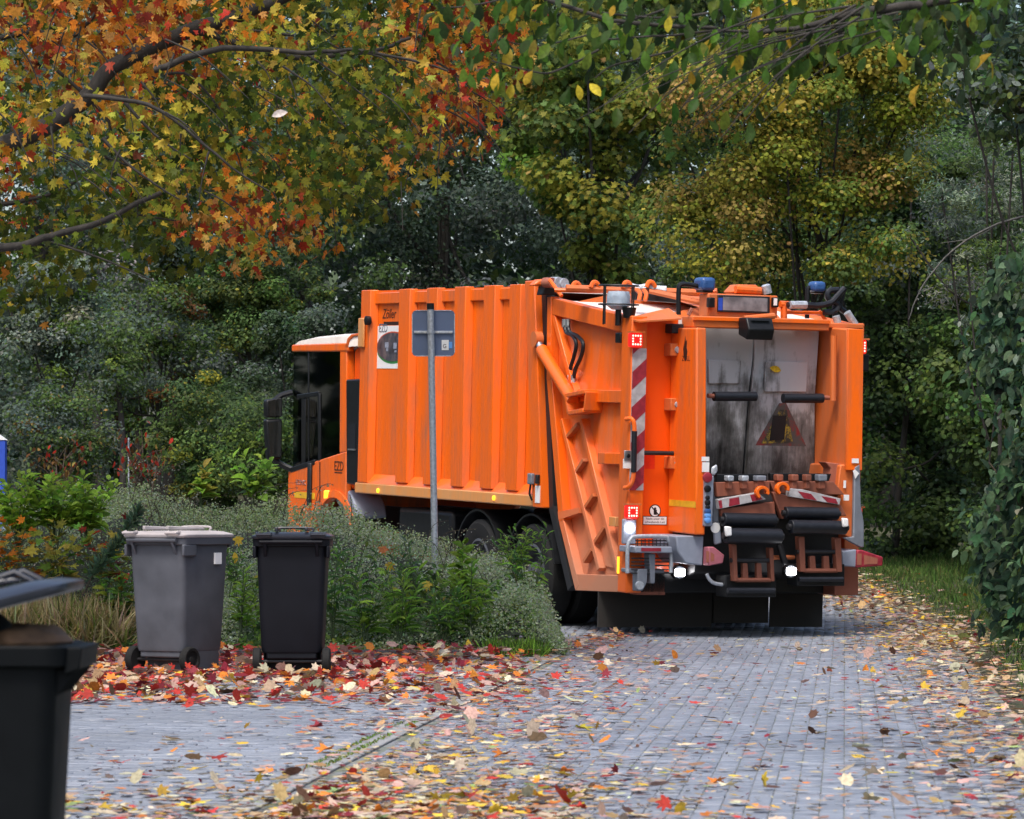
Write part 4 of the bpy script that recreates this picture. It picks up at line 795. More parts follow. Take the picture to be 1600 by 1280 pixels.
MB().prism([R_(rl(*p), -.42) for p in ((60, 140), (120, 180), (130, 560), (70, 560))], 'x', -.44, -.1).build('lifter_guide', M['grey'], tg, .01)
# ---- roof top: pipes, hoses, beacon in a cage, working lamps
rf = lambda f, x, y, u: (u, *R_(f(x, y), u))
for (a, b, r_, m_, nm) in ((rf(t1, 280, 105, 1.0), rf(t1, 1440, 145, .6), .035, 'orange_dull', 'roof_pipe'), (rf(t1, 190, 120, 1.2), rf(t1, 640, 130, .9), .022, 'orange', 'roof_pipe'), (rf(t1, 950, 130, .6), rf(t1, 1430, 240, .35), .022, 'orange_dull', 'roof_pipe'), (rf(t1, 1000, 130, .62), rf(t1, 1430, 215, .4), .018, 'orange_dull', 'roof_pipe'), (rf(t1, 1120, 145, .8), rf(t1, 1500, 130, .5), .03, 'orange', 'roof_pipe'), (rf(t1, 150, 40, 1.7), rf(t1, 245, 170, 1.5), .02, 'orange', 'roof_stay')):
    MB().tube([a, b], r_, 8).build(nm, M[m_], tg)
MB().add([(1.9, 1.0, 3.20), (.4, 1.0, 3.02), (.4, -.6, 3.02), (1.9, -.6, 3.20), (1.9, .3, 3.36), (.5, .3, 3.16), (.5, -.5, 3.16), (1.9, -.5, 3.36)], [(0,1,5,4), (1,2,6,5), (2,3,7,6), (3,0,4,7), (4,5,6,7)][1:]).build('roof_hump', M['orange_dull'], tg)
MB().prism([rf(t1, *p, 1.9)[1:] for p in ((90, 85), (185, 85), (190, 160), (75, 160))], 'x', 1.85, 2.0).build('latch_block', M['black'], tg, .01)
MB().prism([rf(t1, *p, 1.95)[1:] for p in ((5, 85), (55, 35), (150, 28), (180, 80), (90, 90))], 'x', 1.93, 2.05).build('latch_arm', M['orange'], tg, .02)
for x, y, r_ in ((140, 60, .05), (195, 60, .055), (240, 70, .055), (265, 100, .04)): MB().lathe(rf(t1, x, y, 1.8), (1, .3, 0), [(-.06, .001), (-.06, r_), (.06, r_), (.06, .001)], 12).build('valve', M['galv' if x > 180 else 'rusty'], tg)
for k in range(5):
    pts = [rf(t1, 700+k*12+random.uniform(-10, 10), 100+k*7, .9), rf(t1, 790, 80+k*9, .85), rf(t1, 860, 95+k*6, .8), rf(t1, 930, 85+k*8+random.uniform(-8, 8), .75), rf(t1, 1010, 100+k*5, .7), rf(t1, 1090, 105+k*9, .65)]
    MB().tube(smooth_path(pts, 4), .022, 7).build('hydraulic_hose', M['galv' if k < 3 else 'rusty'], tg)
for k, (x, y) in enumerate(((360, 70), (510, 65), (770, 65), (960, 62))):
    MB().tube(smooth_path([rf(t1, x-30, y+35, 1.0-.1*k), rf(t1, x-10, y-4, 1.0-.1*k), rf(t1, x+20, y, 1.0-.1*k), rf(t1, x+40, y+36, 1.0-.1*k)], 4), .024, 7).build('lifting_eye', M['orange'], tg)
for x in (868, 918): MB().tube(smooth_path([rf(t1, x-12, 120, .5), rf(t1, x+10, 150, .45), rf(t1, x, 205, .42)], 4), .022, 7).build('pipe_bend', M['orange'], tg)
MB().prism([rf(t1, *p, .7)[1:] for p in ((830, 130), (1180, 190), (1180, 225), (830, 200))], 'x', .65, .75).build('valve_cover', M['steel_dark'], tg, .01)
bc_ = empty('beacon'); bc_.parent = tg
bp = rf(t1, 705, 195, .25); MB().lathe(bp, (0, 0, 1), [(-.10, .001), (-.10, .06), (-.06, .115), (.03, .115), (.075, .10), (.08, .001)], 20).build('beacon_lens', simple('clear blue grey beacon lens', (.42, .50, .60), .12, var=.25), bc_)
MB().tube([bp, (bp[0], bp[1], bp[2]-.25)], .03, 8).build('beacon_stem', M['black'], bc_)
m = MB()
for k in range(4):
    a = k*math.pi/2+.4; x_, y_ = bp[0]+.19*math.cos(a), bp[1]+.19*math.sin(a); m.tube([(x_, y_, bp[2]-.24), (x_, y_, bp[2]+.13)], .008, 5)
m.tube([(bp[0]+.19*math.cos(k*.5236), bp[1]+.19*math.sin(k*.5236), bp[2]+.13) for k in range(13)], .008, 5); m.tube([(bp[0]+.19*math.cos(k*.5236), bp[1]+.19*math.sin(k*.5236), bp[2]-.05) for k in range(13)], .008, 5)
m.tube([(bp[0]-.19, bp[1], bp[2]+.132), (bp[0]+.19, bp[1], bp[2]+.132)], .008, 5); m.tube([(bp[0], bp[1]-.19, bp[2]+.132), (bp[0], bp[1]+.19, bp[2]+.132)], .008, 5)
m.build('beacon_cage', M['steel_dark'], bc_)
q = rf(t1, 790, 295, .1); MB().lathe(q, (0, 0, 1), [(-.06, .001), (-.06, .05), (.04, .07), (.04, .001)], 12).build('roof_socket', M['black'], tg)
def worklamp(arm, box_):
    h = empty('roof_work_lamp'); h.parent = tg
    MB().tube(smooth_path(arm, 5), .024, 8).build('lamp_arm', M['black'], h); (u0, v0, z0), (u1, v1, z1) = box_
    MB().box((min(u0, u1), min(v0, v1), min(z0, z1)), (max(u0, u1), max(v0, v1), max(z0, z1))).build('lamp_housing', M['bluelens'], h, .035, 3)
    MB().box((min(u0, u1)+.02, min(v0, v1)+.02, min(z0, z1)-.015), (max(u0, u1)-.02, max(v0, v1)-.02, min(z0, z1)+.03)).build('lamp_base', M['black'], h, .01)
worklamp([rf(t1, 1188, 320, .2), rf(t1, 1190, 110, .2), rf(t1, 1215, 75, .2), rf(t1, 1290, 80, .2), rf(t1, 1385, 98, .2)], ((.10, *R_(t1(1378, 125), .1)), (.30, *R_(t1(1495, 20), .1))))
worklamp([rf(t2, 1037, 350, .2), rf(t2, 1042, 130, .2), rf(t2, 1055, 105, .2), rf(t2, 1100, 110, .2)], ((.10, *R_(t2(1095, 135), .1)), (.25, *R_(t2(1198, 52), .1))))
for k, pts in enumerate((((880, 240), (1030, 240), (1130, 245), (1230, 220), (1290, 160), (1340, 105)), ((1170, 300), (1250, 290), (1285, 240), (1210, 190), (1215, 130), (1290, 120)), ((1275, 370), (1262, 270), (1290, 180), (1330, 110)), ((1425, 400), (1370, 320), (1300, 255), (1320, 160), (1335, 105)), ((870, 250), (960, 290), (1040, 262)))):
    MB().tube(smooth_path([rf(t2, x, y, .05+.03*k) for x, y in pts], 5), .030 if k < 4 else .014, 9).build('hydraulic_hose', M['rubber'], tg)
for a, b in (((900, 240), (1030, 240)), ((1270, 330), (1285, 385)), ((1360, 300), (1425, 400))): MB().tube([rf(t2, *a, .02), rf(t2, *b, .02)], .038, 9).build('hose_fitting', M['galv'], tg)
for pts, nm in ((((850, 215), (850, 350)), 'valve_post'), ((( 820, 235), (900, 240)), 'valve_body'), (((830, 300), (1160, 305)), 'roof_rail'), (((1135, 290), (1200, 380)), 'hose_guide')): MB().tube([rf(t2, *p, .12) for p in pts], .034 if nm.startswith('valve') else .018, 8).build(nm, M['orange'], tg)
MB().prism([rf(t2, *p, .25)[1:] for p in ((410, 140), (470, 75), (610, 78), (700, 165), (520, 165))], 'x', .2, .4).build('roof_bracket', M['orange_dull'], tg, .015)
MB().tube([rf(t2, 460, 115, .18), rf(t2, 660, 128, .18)], .04, 10).build('roof_ram', M['orange'], tg)
MB().lathe(rf(t2, 710, 108, .15), (0, .3, 1), [(-.06, .001), (-.05, .045), (.03, .045), (.04, .03), (.04, .001)], 12).build('roof_lamp', M['galv'], tg)
for a, b in (((75, 320), (105, 265)), ((85, 325), (115, 270))): MB().tube([rf(t2, *a, -.1), rf(t2, *b, -.1)], .012, 6).build('wire_end', M['rusty'], tg)
# licence of a leaf lying against the plate is a thing of its own (below)
# right edge of the tailgate: side lamp bracket
q = R_(c8(1415, 330), .0); MB().box((-.03, q[0]-.06, q[1]-.08), (.1, q[0]+.02, q[1]+.08)).build('side_lamp', M['black'], tg, .01)
# ------------------------------------------------------------------ wheelie bins
def rrect(w_, d, r, n=4):
    o = []
    for cx_, cy_, a0 in ((w_/2-r, d/2-r, 0), (-w_/2+r, d/2-r, 90), (-w_/2+r, -d/2+r, 180), (w_/2-r, -d/2+r, 270)):
        for k in range(n+1): a = math.radians(a0+90*k/n); o.append((cx_+r*math.cos(a), cy_+r*math.sin(a)))
    return o
def loft(mb, levels, cap=True):
    n = len(levels[0]); b = len(mb.v)
    for L in levels: mb.v += L
    for i in range(len(levels)-1): mb.f += [(b+i*n+k, b+i*n+(k+1) % n, b+(i+1)*n+(k+1) % n, b+(i+1)*n+k) for k in range(n)]
    if cap: mb.f += [tuple(b+k for k in range(n))[::-1], tuple(b+(len(levels)-1)*n+k for k in range(n))]
    return mb
def wheelie_bin(name, label, loc, rz, mbody, mlid, sz=(.565, .64, 1.0), lid_angle=0.0, sticker=None):
    """local frame: wheels and handle at -y, lifting lip at +y"""
    W, D, Hh = sz; o = empty(name, loc, rz, label=label, cat='bin'); lv = []
    def lev(z, k, dy=0): return [(x, y+dy, z) for x, y in rrect(W*k, D*k, .05)]
    b = MB(); taper = lambda z: .83+.17*z/Hh
    L = [lev(.16, taper(.16)-.02), lev(.19, taper(.19)), lev(Hh*.5, taper(Hh*.5)), lev(Hh-.06, taper(Hh-.06)), lev(Hh-.02, 1.0), lev(Hh, 1.0)]
    if lid_angle:                                          # open: hollow inside
        L += [[(x, y, Hh) for x, y in rrect(W*.92, D*.93, .045)], [(x, y, Hh-.22) for x, y in rrect(W*.87, D*.88, .045)]]
    loft(b, L); b.build('body', mbody, o, .006)
    f = MB(); loft(f, [[(x, y+.05, z) for x, y in rrect(W*k, (D-.12)*k, .05)] for z, k in ((0, .80), (.02, .82), (.17, .835))]); f.build('foot', mbody, o)
    r = MB(); loft(r, [[(x, y, z) for x, y in rrect(W+e, D+e, .055)] for z, e in ((Hh-.055, .03), (Hh-.05, .045), (Hh-.006, .05), (Hh, .04), (Hh, -.03), (Hh-.05, -.03))], cap=False); r.build('rim', mbody, o)
    lp = MB(); lp.prism([(D/2+.015, Hh-.075), (D/2+.055, Hh-.06), (D/2+.062, Hh-.005), (D/2+.015, Hh-.005)], 'x', -W/2+.02, W/2-.02)
    for k in range(7): x = -W/2+.05+k*(W-.1)/6; lp.prism([(D/2-.03, Hh-.16), (D/2+.05, Hh-.06), (D/2-.02, Hh-.06)], 'x', x-.004, x+.004)
    lp.build('lifting_lip', mbody, o, .006)
    for s in (1, -1):
        h = MB(); h.box((s*W/2-.004*s-.0, -D/2-.02, Hh-.14), (s*(W/2+.022), -D/2+.14, Hh-.05)); h.build('side_bracket', mbody, o, .01)
        hb_ = MB(); hb_.prism([(-D/2+.02, Hh-.15), (-D/2-.05, Hh-.04), (-D/2-.05, Hh-.01), (-D/2+.02, Hh-.01)], 'x', s*.19-.012, s*.19+.012); hb_.build('handle_bracket', mbody, o, .004)
    MB().tube([(-W/2+.03, -D/2-.045, Hh-.02), (W/2-.03, -D/2-.045, Hh-.02)], .016, 10).build('handle', mbody, o)
    MB().tube([(-W/2-.02, -D/2+.085, .10), (W/2+.02, -D/2+.085, .10)], .012, 10).build('axle', M['steel_dark'], o)
    MB().box((-W*.36, -D/2+.055, .115), (W*.36, -D/2+.10, .20)).build('axle_housing', mbody, o, .012)
    for s in (1, -1):
        wh = MB(); wh.lathe((s*(W/2-.005), -D/2+.085, .10), (s, 0, 0), [(-.028, .001), (-.028, .075), (-.03, .09), (-.02, .1), (.02, .1), (.03, .09), (.028, .072), (.012, .066), (.012, .03), (.026, .026), (.028, .001)], 26); wh.build('wheel', M['tyre'], o)
    ld = bpy.data.objects.new('lid', None); COL.objects.link(ld); ld.parent = o; ld.location = (0, -D/2-.03, Hh+.012); ld.rotation_euler = (lid_angle, 0, 0)
    l = MB(); Dl = D+.075
    loft(l, [[(x, y+Dl/2-.01, z) for x, y in rrect(W+.055+e, Dl+e, .06)] for z, e in ((-.012, 0), (.0, .012), (.010, .012), (.018, -.02), (.032, -.10), (.038, -.2))]); l.build('lid_shell', mlid, ld, smooth=30)
    rb = MB()
    for x in (-.12, .12): rb.prism([(.03, .045), (.03, .075), (Dl*.7, .062), (Dl*.75, .045)], 'x', x*W/.565-.012, x*W/.565+.012)
    rb.build('lid_rib', mlid, ld, .006)
    for s in (1, -1):
        g = MB(); g.tube(smooth_path([(s*.10, Dl-.10, .036), (s*.10, Dl-.09, .066), (s*.10, Dl-.02, .068), (s*.10, Dl+.0, .03)], 3), .011, 8) if False else g.tube([(s*.2-.05, .0, .03), (s*.2-.05, -.04, .022), (s*.2+.05, -.04, .022), (s*.2+.05, .0, .03)], .012, 8); g.build('hinge', mlid, ld)
    g = MB(); g.tube(smooth_path([(-.13, Dl-.13, .04), (-.12, Dl-.125, .066), (.12, Dl-.125, .066), (.13, Dl-.13, .04)], 4), .009, 8); g = MB() if lid_angle else g
    if lid_angle:
        for x in (-.1, .1): MB().tube([(x, Dl-.26, .04), (x, Dl-.23, .062), (x, Dl-.14, .07), (x, Dl-.10, .035)], .008, 8).build('lid_grip', mlid, ld)
    else: g.build('lid_grip', mlid, ld)
    if sticker: MB().box((W/2*.985-.0, .09, Hh-.20), (W/2*.985+.014, .17, Hh-.115)).build('sticker', M['white'], o)
    return o
M['bin_black'] = simple('black bin plastic', (.006, .007, .011), .5, spec=.18, var=.25, scale=6, bump=.02)
M['bin_grey'] = simple('grey bin plastic', (.088, .094, .112), .5, var=.35, scale=4, bump=.03, spec=.3)
M['bin_lid_grey'] = simple('weathered bin lid', (.46, .42, .42), .55, var=.35, scale=5)
M['bin_black_lid'] = simple('black bin lid', (.014, .017, .027), .35, var=.2)
M['bin_near'] = simple('black bin plastic old', (.003, .004, .005), .6, var=.3, spec=.12)
p = P(455, 1062, 30.55); wheelie_bin('wheelie_bin', 'black wheelie bin seen straight from its wheel side in front of the hedge', (p.x, p.y+.30, 0), 0.0, M['bin_black'], M['bin_black_lid'], (.52, .60, 1.0))
p = P(276, 1058, 30.8); wheelie_bin('wheelie_bin', 'grey wheelie bin with pale lid turned at an angle among red leaves', (p.x-.01, p.y+.36, 0), math.radians(-33), M['bin_grey'], M['bin_lid_grey'], (.52, .58, 1.01), sticker=True)
nb = wheelie_bin('wheelie_bin', 'black wheelie bin close to the camera with its lid propped open', (-1.405, 10.8, 0), math.radians(-90), M['bin_near'], M['bin_black_lid'], (.47, .50, .86), lid_angle=math.radians(14))
bag = MB(); r_ = random.Random(3)
def blob(mb, c, rx, ry, rz, n=14, m_=9, seed=1, amp=.12):
    rr = np.random.default_rng(seed); ph = rr.uniform(0, 6, 8); b = len(mb.v)
    for i in range(m_+1):
        t_ = math.pi*i/m_
        for k in range(n):
            a = 2*math.pi*k/n; q = 1+amp*(math.sin(3*a+ph[0]+2*t_)+.6*math.sin(5*a+ph[1]-3*t_)+.5*math.sin(7*t_+ph[2]+a))
            mb.v.append((c[0]+rx*q*math.sin(t_)*math.cos(a), c[1]+ry*q*math.sin(t_)*math.sin(a), c[2]+rz*q*math.cos(t_)))
    for i in range(m_): mb.f += [(b+i*n+k, b+i*n+(k+1) % n, b+(i+1)*n+(k+1) % n, b+(i+1)*n+k) for k in range(n)]
    return mb
blob(bag, (-1.40, 10.8, .80), .13, .16, .155, 22, 14, 4, .05); bg_ = bag.build('rubbish_bag', simple('black sack film', (.005, .005, .006), .5, var=.3, scale=20), smooth=60); tag(bg_, 'shiny black rubbish sack bulging out of the open bin', 'sack')
pp = MB(); blob(pp, (-1.26, 10.8, .865), .11, .15, .042, 20, 10, 9, .10); tag(pp.build('brown_paper', simple('crumpled brown paper', (.17, .095, .05), .8, var=.5, scale=25), smooth=60), 'crumpled brown paper lying on the rim of the open bin', 'paper')
# ------------------------------------------------------------------ road sign seen from behind
sp_ = P(682, 850, 37.4); tp_ = P(672.5, 474, 37.4); sgp = empty('road_sign', (sp_.x, sp_.y, 0), label='square road sign seen from its grey back on a galvanised post', cat='sign')
lx = tp_.x-sp_.x; Ht = tp_.z
def sx_(z): return lx*(z/Ht)
MB().tube([(sx_(0), 0, -.1), (sx_(1.0), 0, 1.0), (sx_(Ht-.05), 0, Ht-.05)], .030, 16).build('post', M['galv'], sgp)
MB().tube([(sx_(Ht-.055), 0, Ht-.055), (lx, 0, Ht)], .033, 16).build('post_cap', M['black'], sgp)
z0, z1 = P(0, 556, 37.4).z, P(0, 485, 37.4).z; x0, x1 = P(644, 0, 37.4).x-sp_.x, P(710, 0, 37.4).x-sp_.x
pl = MB(); pl.prism([(x+(x0+x1)/2, z+(z0+z1)/2) for x, z in rrect(x1-x0, z1-z0, .03)], 'y', .045, .049); pl.build('sign_plate', simple('grey painted sign back', (.10, .14, .24), .5, var=.12, scale=4), sgp)
ed = MB()
rr_ = [(x+(x0+x1)/2, z+(z0+z1)/2) for x, z in rrect(x1-x0, z1-z0, .03)]
for i in range(len(rr_)): ed.bar2(rr_[i], rr_[(i+1) % len(rr_)], .008, 'y', .040, .052) if math.hypot(rr_[i][0]-rr_[(i+1) % len(rr_)][0], rr_[i][1]-rr_[(i+1) % len(rr_)][1]) > .03 else None
ed.build('folded_edge', M['galv'], sgp)
zc = P(0, 519, 37.4).z
for a, b in ((x0+.015, sx_(zc)-.03), (sx_(zc)+.03, x1-.015)):
    MB().box((a, .030, zc-.012), (b, .044, zc+.012)).build('mounting_strip', M['galv'], sgp, .004)
    for x in (a+.03, b-.02): MB().lathe((x, .03, zc), (0, -1, 0), [(0, .014), (.01, .013), (.011, .001)], 6).build('bolt', M['chrome'], sgp)
MB().tube([(sx_(zc), 0, zc-.014), (sx_(zc), 0, zc+.014)], .036, 16).build('clamp', M['galv'], sgp)
a, b = P(690, 547, 37.4), P(701, 531, 37.4); stk = MB().box((a.x-sp_.x, .0415, a.z), (b.x-sp_.x, .0445, b.z)).build('sticker', M['white'], sgp)
text('G', .05, (a.x-sp_.x+.008, .041, a.z+.02), (math.pi/2, 0, 0), M['print'], stk)
a, b = P(701.5, 544, 37.4), P(706.5, 534, 37.4); MB().box((a.x-sp_.x, .0415, a.z), (b.x-sp_.x, .0445, b.z)).build('sticker', M['skyblue'], sgp)
# ------------------------------------------------------------------ small far things at the left
bx = P(-3, 755, 52); g0 = float(gz(bx.x, bx.y)); top = P(0, 684, 52).z
bp_ = empty('blue_pillar', (bx.x, bx.y, g0), label='blue square pillar with a pale peaked top at the far left', cat='pillar')
MB().box((-.10, -.1, 0), (.10, .1, top-g0-.03)).build('shaft', M['blue'], bp_, .01)
MB().prism([(-.11, top-g0-.03), (.11, top-g0-.03), (.0, top-g0+.05)], 'y', -.11, .11).build('cap', M['white'], bp_)
wp = P(201, 760, 56); g0 = float(gz(wp.x, wp.y)); top = P(0, 684, 56).z
wpo = empty('marker_pole', (wp.x, wp.y, g0), label='thin pale pole standing in the clearing beyond the hedge', cat='pole')
MB().tube([(0, 0, -.1), (0, 0, top-g0)], .011, 8).build('pole', M['galv'], wpo)
for k in range(3): MB().tube([(0, 0, top-g0-.12-k*.28), (0, 0, top-g0-.06-k*.28)], .0125, 8).build('dark_band', M['grey'], wpo)
# ------------------------------------------------------------------ vegetation
def attach(o, root): o.parent = root; o.matrix_parent_inverse = root.matrix_basis.inverted(); return o
def limb(paths, m, root, name='limb'):
    b = MB()
    for pts, r0, r1 in paths:
        sp2 = smooth_path(pts, 4); n = len(sp2)
        b.tube([(p.x+random.uniform(-1, 1)*r0*.25, p.y, p.z+random.uniform(-1, 1)*r0*.25) for p in sp2], [r0+(r1-r0)*i/(n-1) for i in range(n)], 7)
    return attach(b.build(name, m, None, smooth=60), root)
GD, GM, GL, YG, YE, OC, OR, RE, BR = (.060,.105,.045), (.10,.17,.045), (.16,.235,.04), (.23,.24,.035), (.42,.34,.06), (.36,.26,.075), (.52,.15,.012), (.40,.035,.02), (.12,.055,.02)
BLG, SIL = (.13,.18,.145), (.28,.33,.25)  # blue-green, lightened to stand in for haze over the far woods; silver-green
def clumps(c, r, K, n, cr, seed, shell=2.6, flat=.62, zmin=None):
    """leaf positions gathered in K clumps inside an ellipsoid c, r; returns positions, outward normals, clump index"""
    g = np.random.default_rng(seed); d = g.normal(size=(K,3)); d /= np.linalg.norm(d, axis=1, keepdims=True)
    cc = np.array(c)+d*np.array(r)*(g.uniform(0, 1, (K,1))**(1/shell)); ci = g.integers(0, K, n); rad = g.uniform(.55, 1.25, K)*cr
    d2 = g.normal(size=(n,3)); d2 /= np.linalg.norm(d2, axis=1, keepdims=True)
    off = d2*(g.uniform(0, 1, (n,1))**.45)*rad[ci][:,None]; off[:,2] *= flat
    p = cc[ci]+off; nv = d2+np.array([0,-.15,.7])
    if zmin is not None:
        k = p[:,2] > zmin; p, nv, ci = p[k], nv[k], ci[k]
    return p, nv, ci, cc
def colours(ci, K, pal, w_, seed, jit=.25, jleaf=.6):
    g = np.random.default_rng(seed+7); a = pick(pal, K, w_, jit, g); b = pick(pal, len(ci), w_, .25, g); m = (g.uniform(size=(len(ci),1)) < jleaf)
    return np.where(m, a[ci]*(1+g.normal(size=(len(ci),1))*.2), b).clip(.004, .9)
def tree(name, label, x, y, c, r, K, n, cr, ls, pal, w_, seed, kind='small', trunk=None, bark_='bark', cat='tree', group=None, trunk_r=.16, limbs=7, mat=None, tilt=.55):
    g0 = float(gz(x, y)); root = empty(name, (x, y, g0), label=label, cat=cat, group=group)
    p, nv, ci, cc = clumps(c, r, K, n, cr, seed, zmin=g0+.02)
    g = np.random.default_rng(seed); sz = g.uniform(.7, 1.25, len(p))*ls
    me = cloud_mesh('crown', p, sz, frames(len(p), tilt, nrm=nv, r=g), kind, mat or LEAF_COL, colours(ci, K, pal, w_, seed), curl=g.uniform(-.5, 1.6, len(p)))
    attach(link('crown', me, kind='stuff'), root)
    if trunk_r:
        tz = c[2]-r[2]*.1; paths = [([(x, y, g0-.1), (x+.1, y, g0+(tz-g0)*.5), (c[0], c[1], tz)], trunk_r, trunk_r*.6)]
        attach(limb(paths, M[bark_], root, 'trunk'), root) if False else limb(paths, M[bark_], root, 'trunk')
        lp_ = []
        for k in g.choice(K, min(limbs, K), replace=False):
            s = Vector((x+(c[0]-x)*.6, y, g0+(tz-g0)*g.uniform(.35, .95))); e = Vector(cc[k]); mid = (s+e)/2+Vector((0, 0, -.15*(e-s).length))
            lp_.append(([s, mid, e], trunk_r*.35, .012))
        limb(lp_, M[bark_], root)
    return root
# -- far trees across the clearing and behind the lorry
WALL = [  # px centre, Z, half width px, z range, palette weights ...
 ('old tree with blue-green foliage at the left edge beyond the clearing', 60, 74, 190, .6, 11, (BLG, GM, SIL), (5, 3, 2), .085, 9000),
 ('dark broad tree behind the clearing with olive leaves', 265, 80, 200, .5, 12, (BLG, GM, YG, GD), (5, 4, 1.2, 3), .09, 10000),
 ('dense dark green tree rising behind the lorry cab', 470, 76, 190, .3, 12, (GD, BLG, GM), (5, 4, 2), .09, 10000),
 ('blackish green tree behind the orange lorry body', 690, 79, 180, .3, 13, (GD, BLG), (4, 5), .09, 10000),
 ('shadowy tree behind the loading hopper', 905, 82, 190, .3, 13, (GD, BLG, GM), (5, 4, 1), .09, 9000),
 ('dark tree behind the yellow shrub', 1130, 78, 190, .3, 13, (GD, GM, BLG), (5, 3, 2), .09, 9000),
 ('dark tree closing the lane on the right', 1380, 74, 200, .3, 13, (GD, GM), (5, 3), .09, 9000),
]
for i, (lab, px_, Z_, hw, z0_, z1_, pal, w_, ls, n) in enumerate(WALL):
    X = (px_-800)/FPX*Z_; rx = hw/FPX*Z_; g0 = float(gz(X, Z_))
    tree('tree', lab, X, Z_, (X, Z_, (z0_+z1_)/2+g0), (rx*1.1, 2.4, (z1_-z0_)/2), 110, int(n*3.6), .8, ls*1.15, pal, w_, 100+i, trunk_r=.17, limbs=7, group='far trees behind the clearing and the lorry')
# far mass closing the wood
g = np.random.default_rng(5); n = 85000; p = np.stack([g.uniform(-17, 17, n), g.uniform(88, 97, n), .5+16*g.uniform(0, 1, n)**1.15], 1)
keep = ~((p[:,0] < -10.6) & (p[:,2] > 6.3) & (vnoise(p, .9, 3) > .45)); p = p[keep]
m_ = 26000; sd_ = np.stack([np.where(g.uniform(size=m_) < .6, g.uniform(-30, -19, m_), g.uniform(13, 22, m_)), g.uniform(8, 95, m_), .2+12*g.uniform(0, 1, m_)], 1); n1 = len(p); p = np.concatenate([p, sd_]); n = len(p); wsz = np.where(np.arange(n) < n1, g.uniform(.2, .5, n), g.uniform(.5, 1.1, n))  # leaf masses added out of view on both sides, darkening side light and reflections
tag(link('distant_wood_and_side_blockers', cloud_mesh('distant_wood_and_side_blockers', p, wsz, frames(n, 1.0, (0, -.4, .5), r=g), 'small', LEAF_COL, pick((GD, BLG, GM), n, (3, 5, 1), r=g))), 'dim blue-green wood in the distance, plus unseen leaf masses added to shade the sides', 'wood', kind='stuff')
# mid distance bushes at the left, behind the hedge
BUSH = [
 ('bushy dark shrub with a few yellow leaves left of the cab', 335, 58, 95, 110, 690, (GD, GM, YG), (4, 4, 1), 7000, .06),
 ('green shrub in front of the lorry cab corner', 405, 56, 60, 80, 700, (GM, GD, GL), (4, 3, 1), 4000, .06),
 ('olive bush under the maple at the left edge', 95, 60, 80, 95, 690, (BLG, GM, OC), (4, 4, .6), 5500, .06),
 ('pale silvery green bush in the middle of the clearing edge', 95, 66, 95, 110, 500, (SIL, GL, BLG), (3, 2, 3), 6500, .07),
 ('mid green leafy shrub behind the clearing', 240, 68, 110, 120, 570, (GM, BLG, GL, BR), (4, 4, 1, .4), 7500, .07),
 ('yellow-green shrub above the clearing', 385, 70, 120, 90, 470, (GM, YG, GD), (4, 2, 3), 7000, .075),  # mid green leaves with some yellow-green among them
 ('dark thicket between the clearing and the cab', 470, 66, 110, 150, 620, (GD, BLG), (4, 3), 8000, .07),
]
for i, (lab, px_, Z_, rx, ry, py_, pal, w_, n, ls) in enumerate(BUSH):
    c = P(px_, py_, Z_); s = Z_/FPX
    tree('shrub', lab, c.x, Z_, (c.x, Z_, c.z), (rx*s, .8, ry*s), 50, int(n*2.2), .34, ls, pal, w_, 200+i, cat='shrub', trunk_r=.05, limbs=8, group='shrubs around the clearing')
# trunks in the clearing
for i, (px_, Z_, r_, lab) in enumerate(((188, 64, .06, 'straight grey tree trunk standing beside the pale pole'), (150, 70, .11, 'dark tree trunk at the back of the clearing'), (215, 72, .08, 'slim dark trunk right of the pale pole'))):
    c = P(px_, 780, Z_); g0 = float(gz(c.x, Z_)); root = empty('tree', (c.x, Z_, g0), label=lab, cat='tree')
    limb([([(c.x, Z_, g0-.1), (c.x+.04, Z_, g0+1.1), (c.x-.03, Z_, g0+2.5)], r_, r_*.7)], M['bark'], root, 'trunk')
    q, nv, ci, cc = clumps((c.x, Z_, g0+3.0), (.8, .7, 1.2), 20, 2600, .4, 300+i); gg = np.random.default_rng(i); attach(link('crown', cloud_mesh('crown', q, gg.uniform(.05, .1, len(q)), frames(len(q), .6, nrm=nv, r=gg), 'small', LEAF_COL, colours(ci, 20, (BLG, GM), (1, 1), i)), kind='stuff'), root)
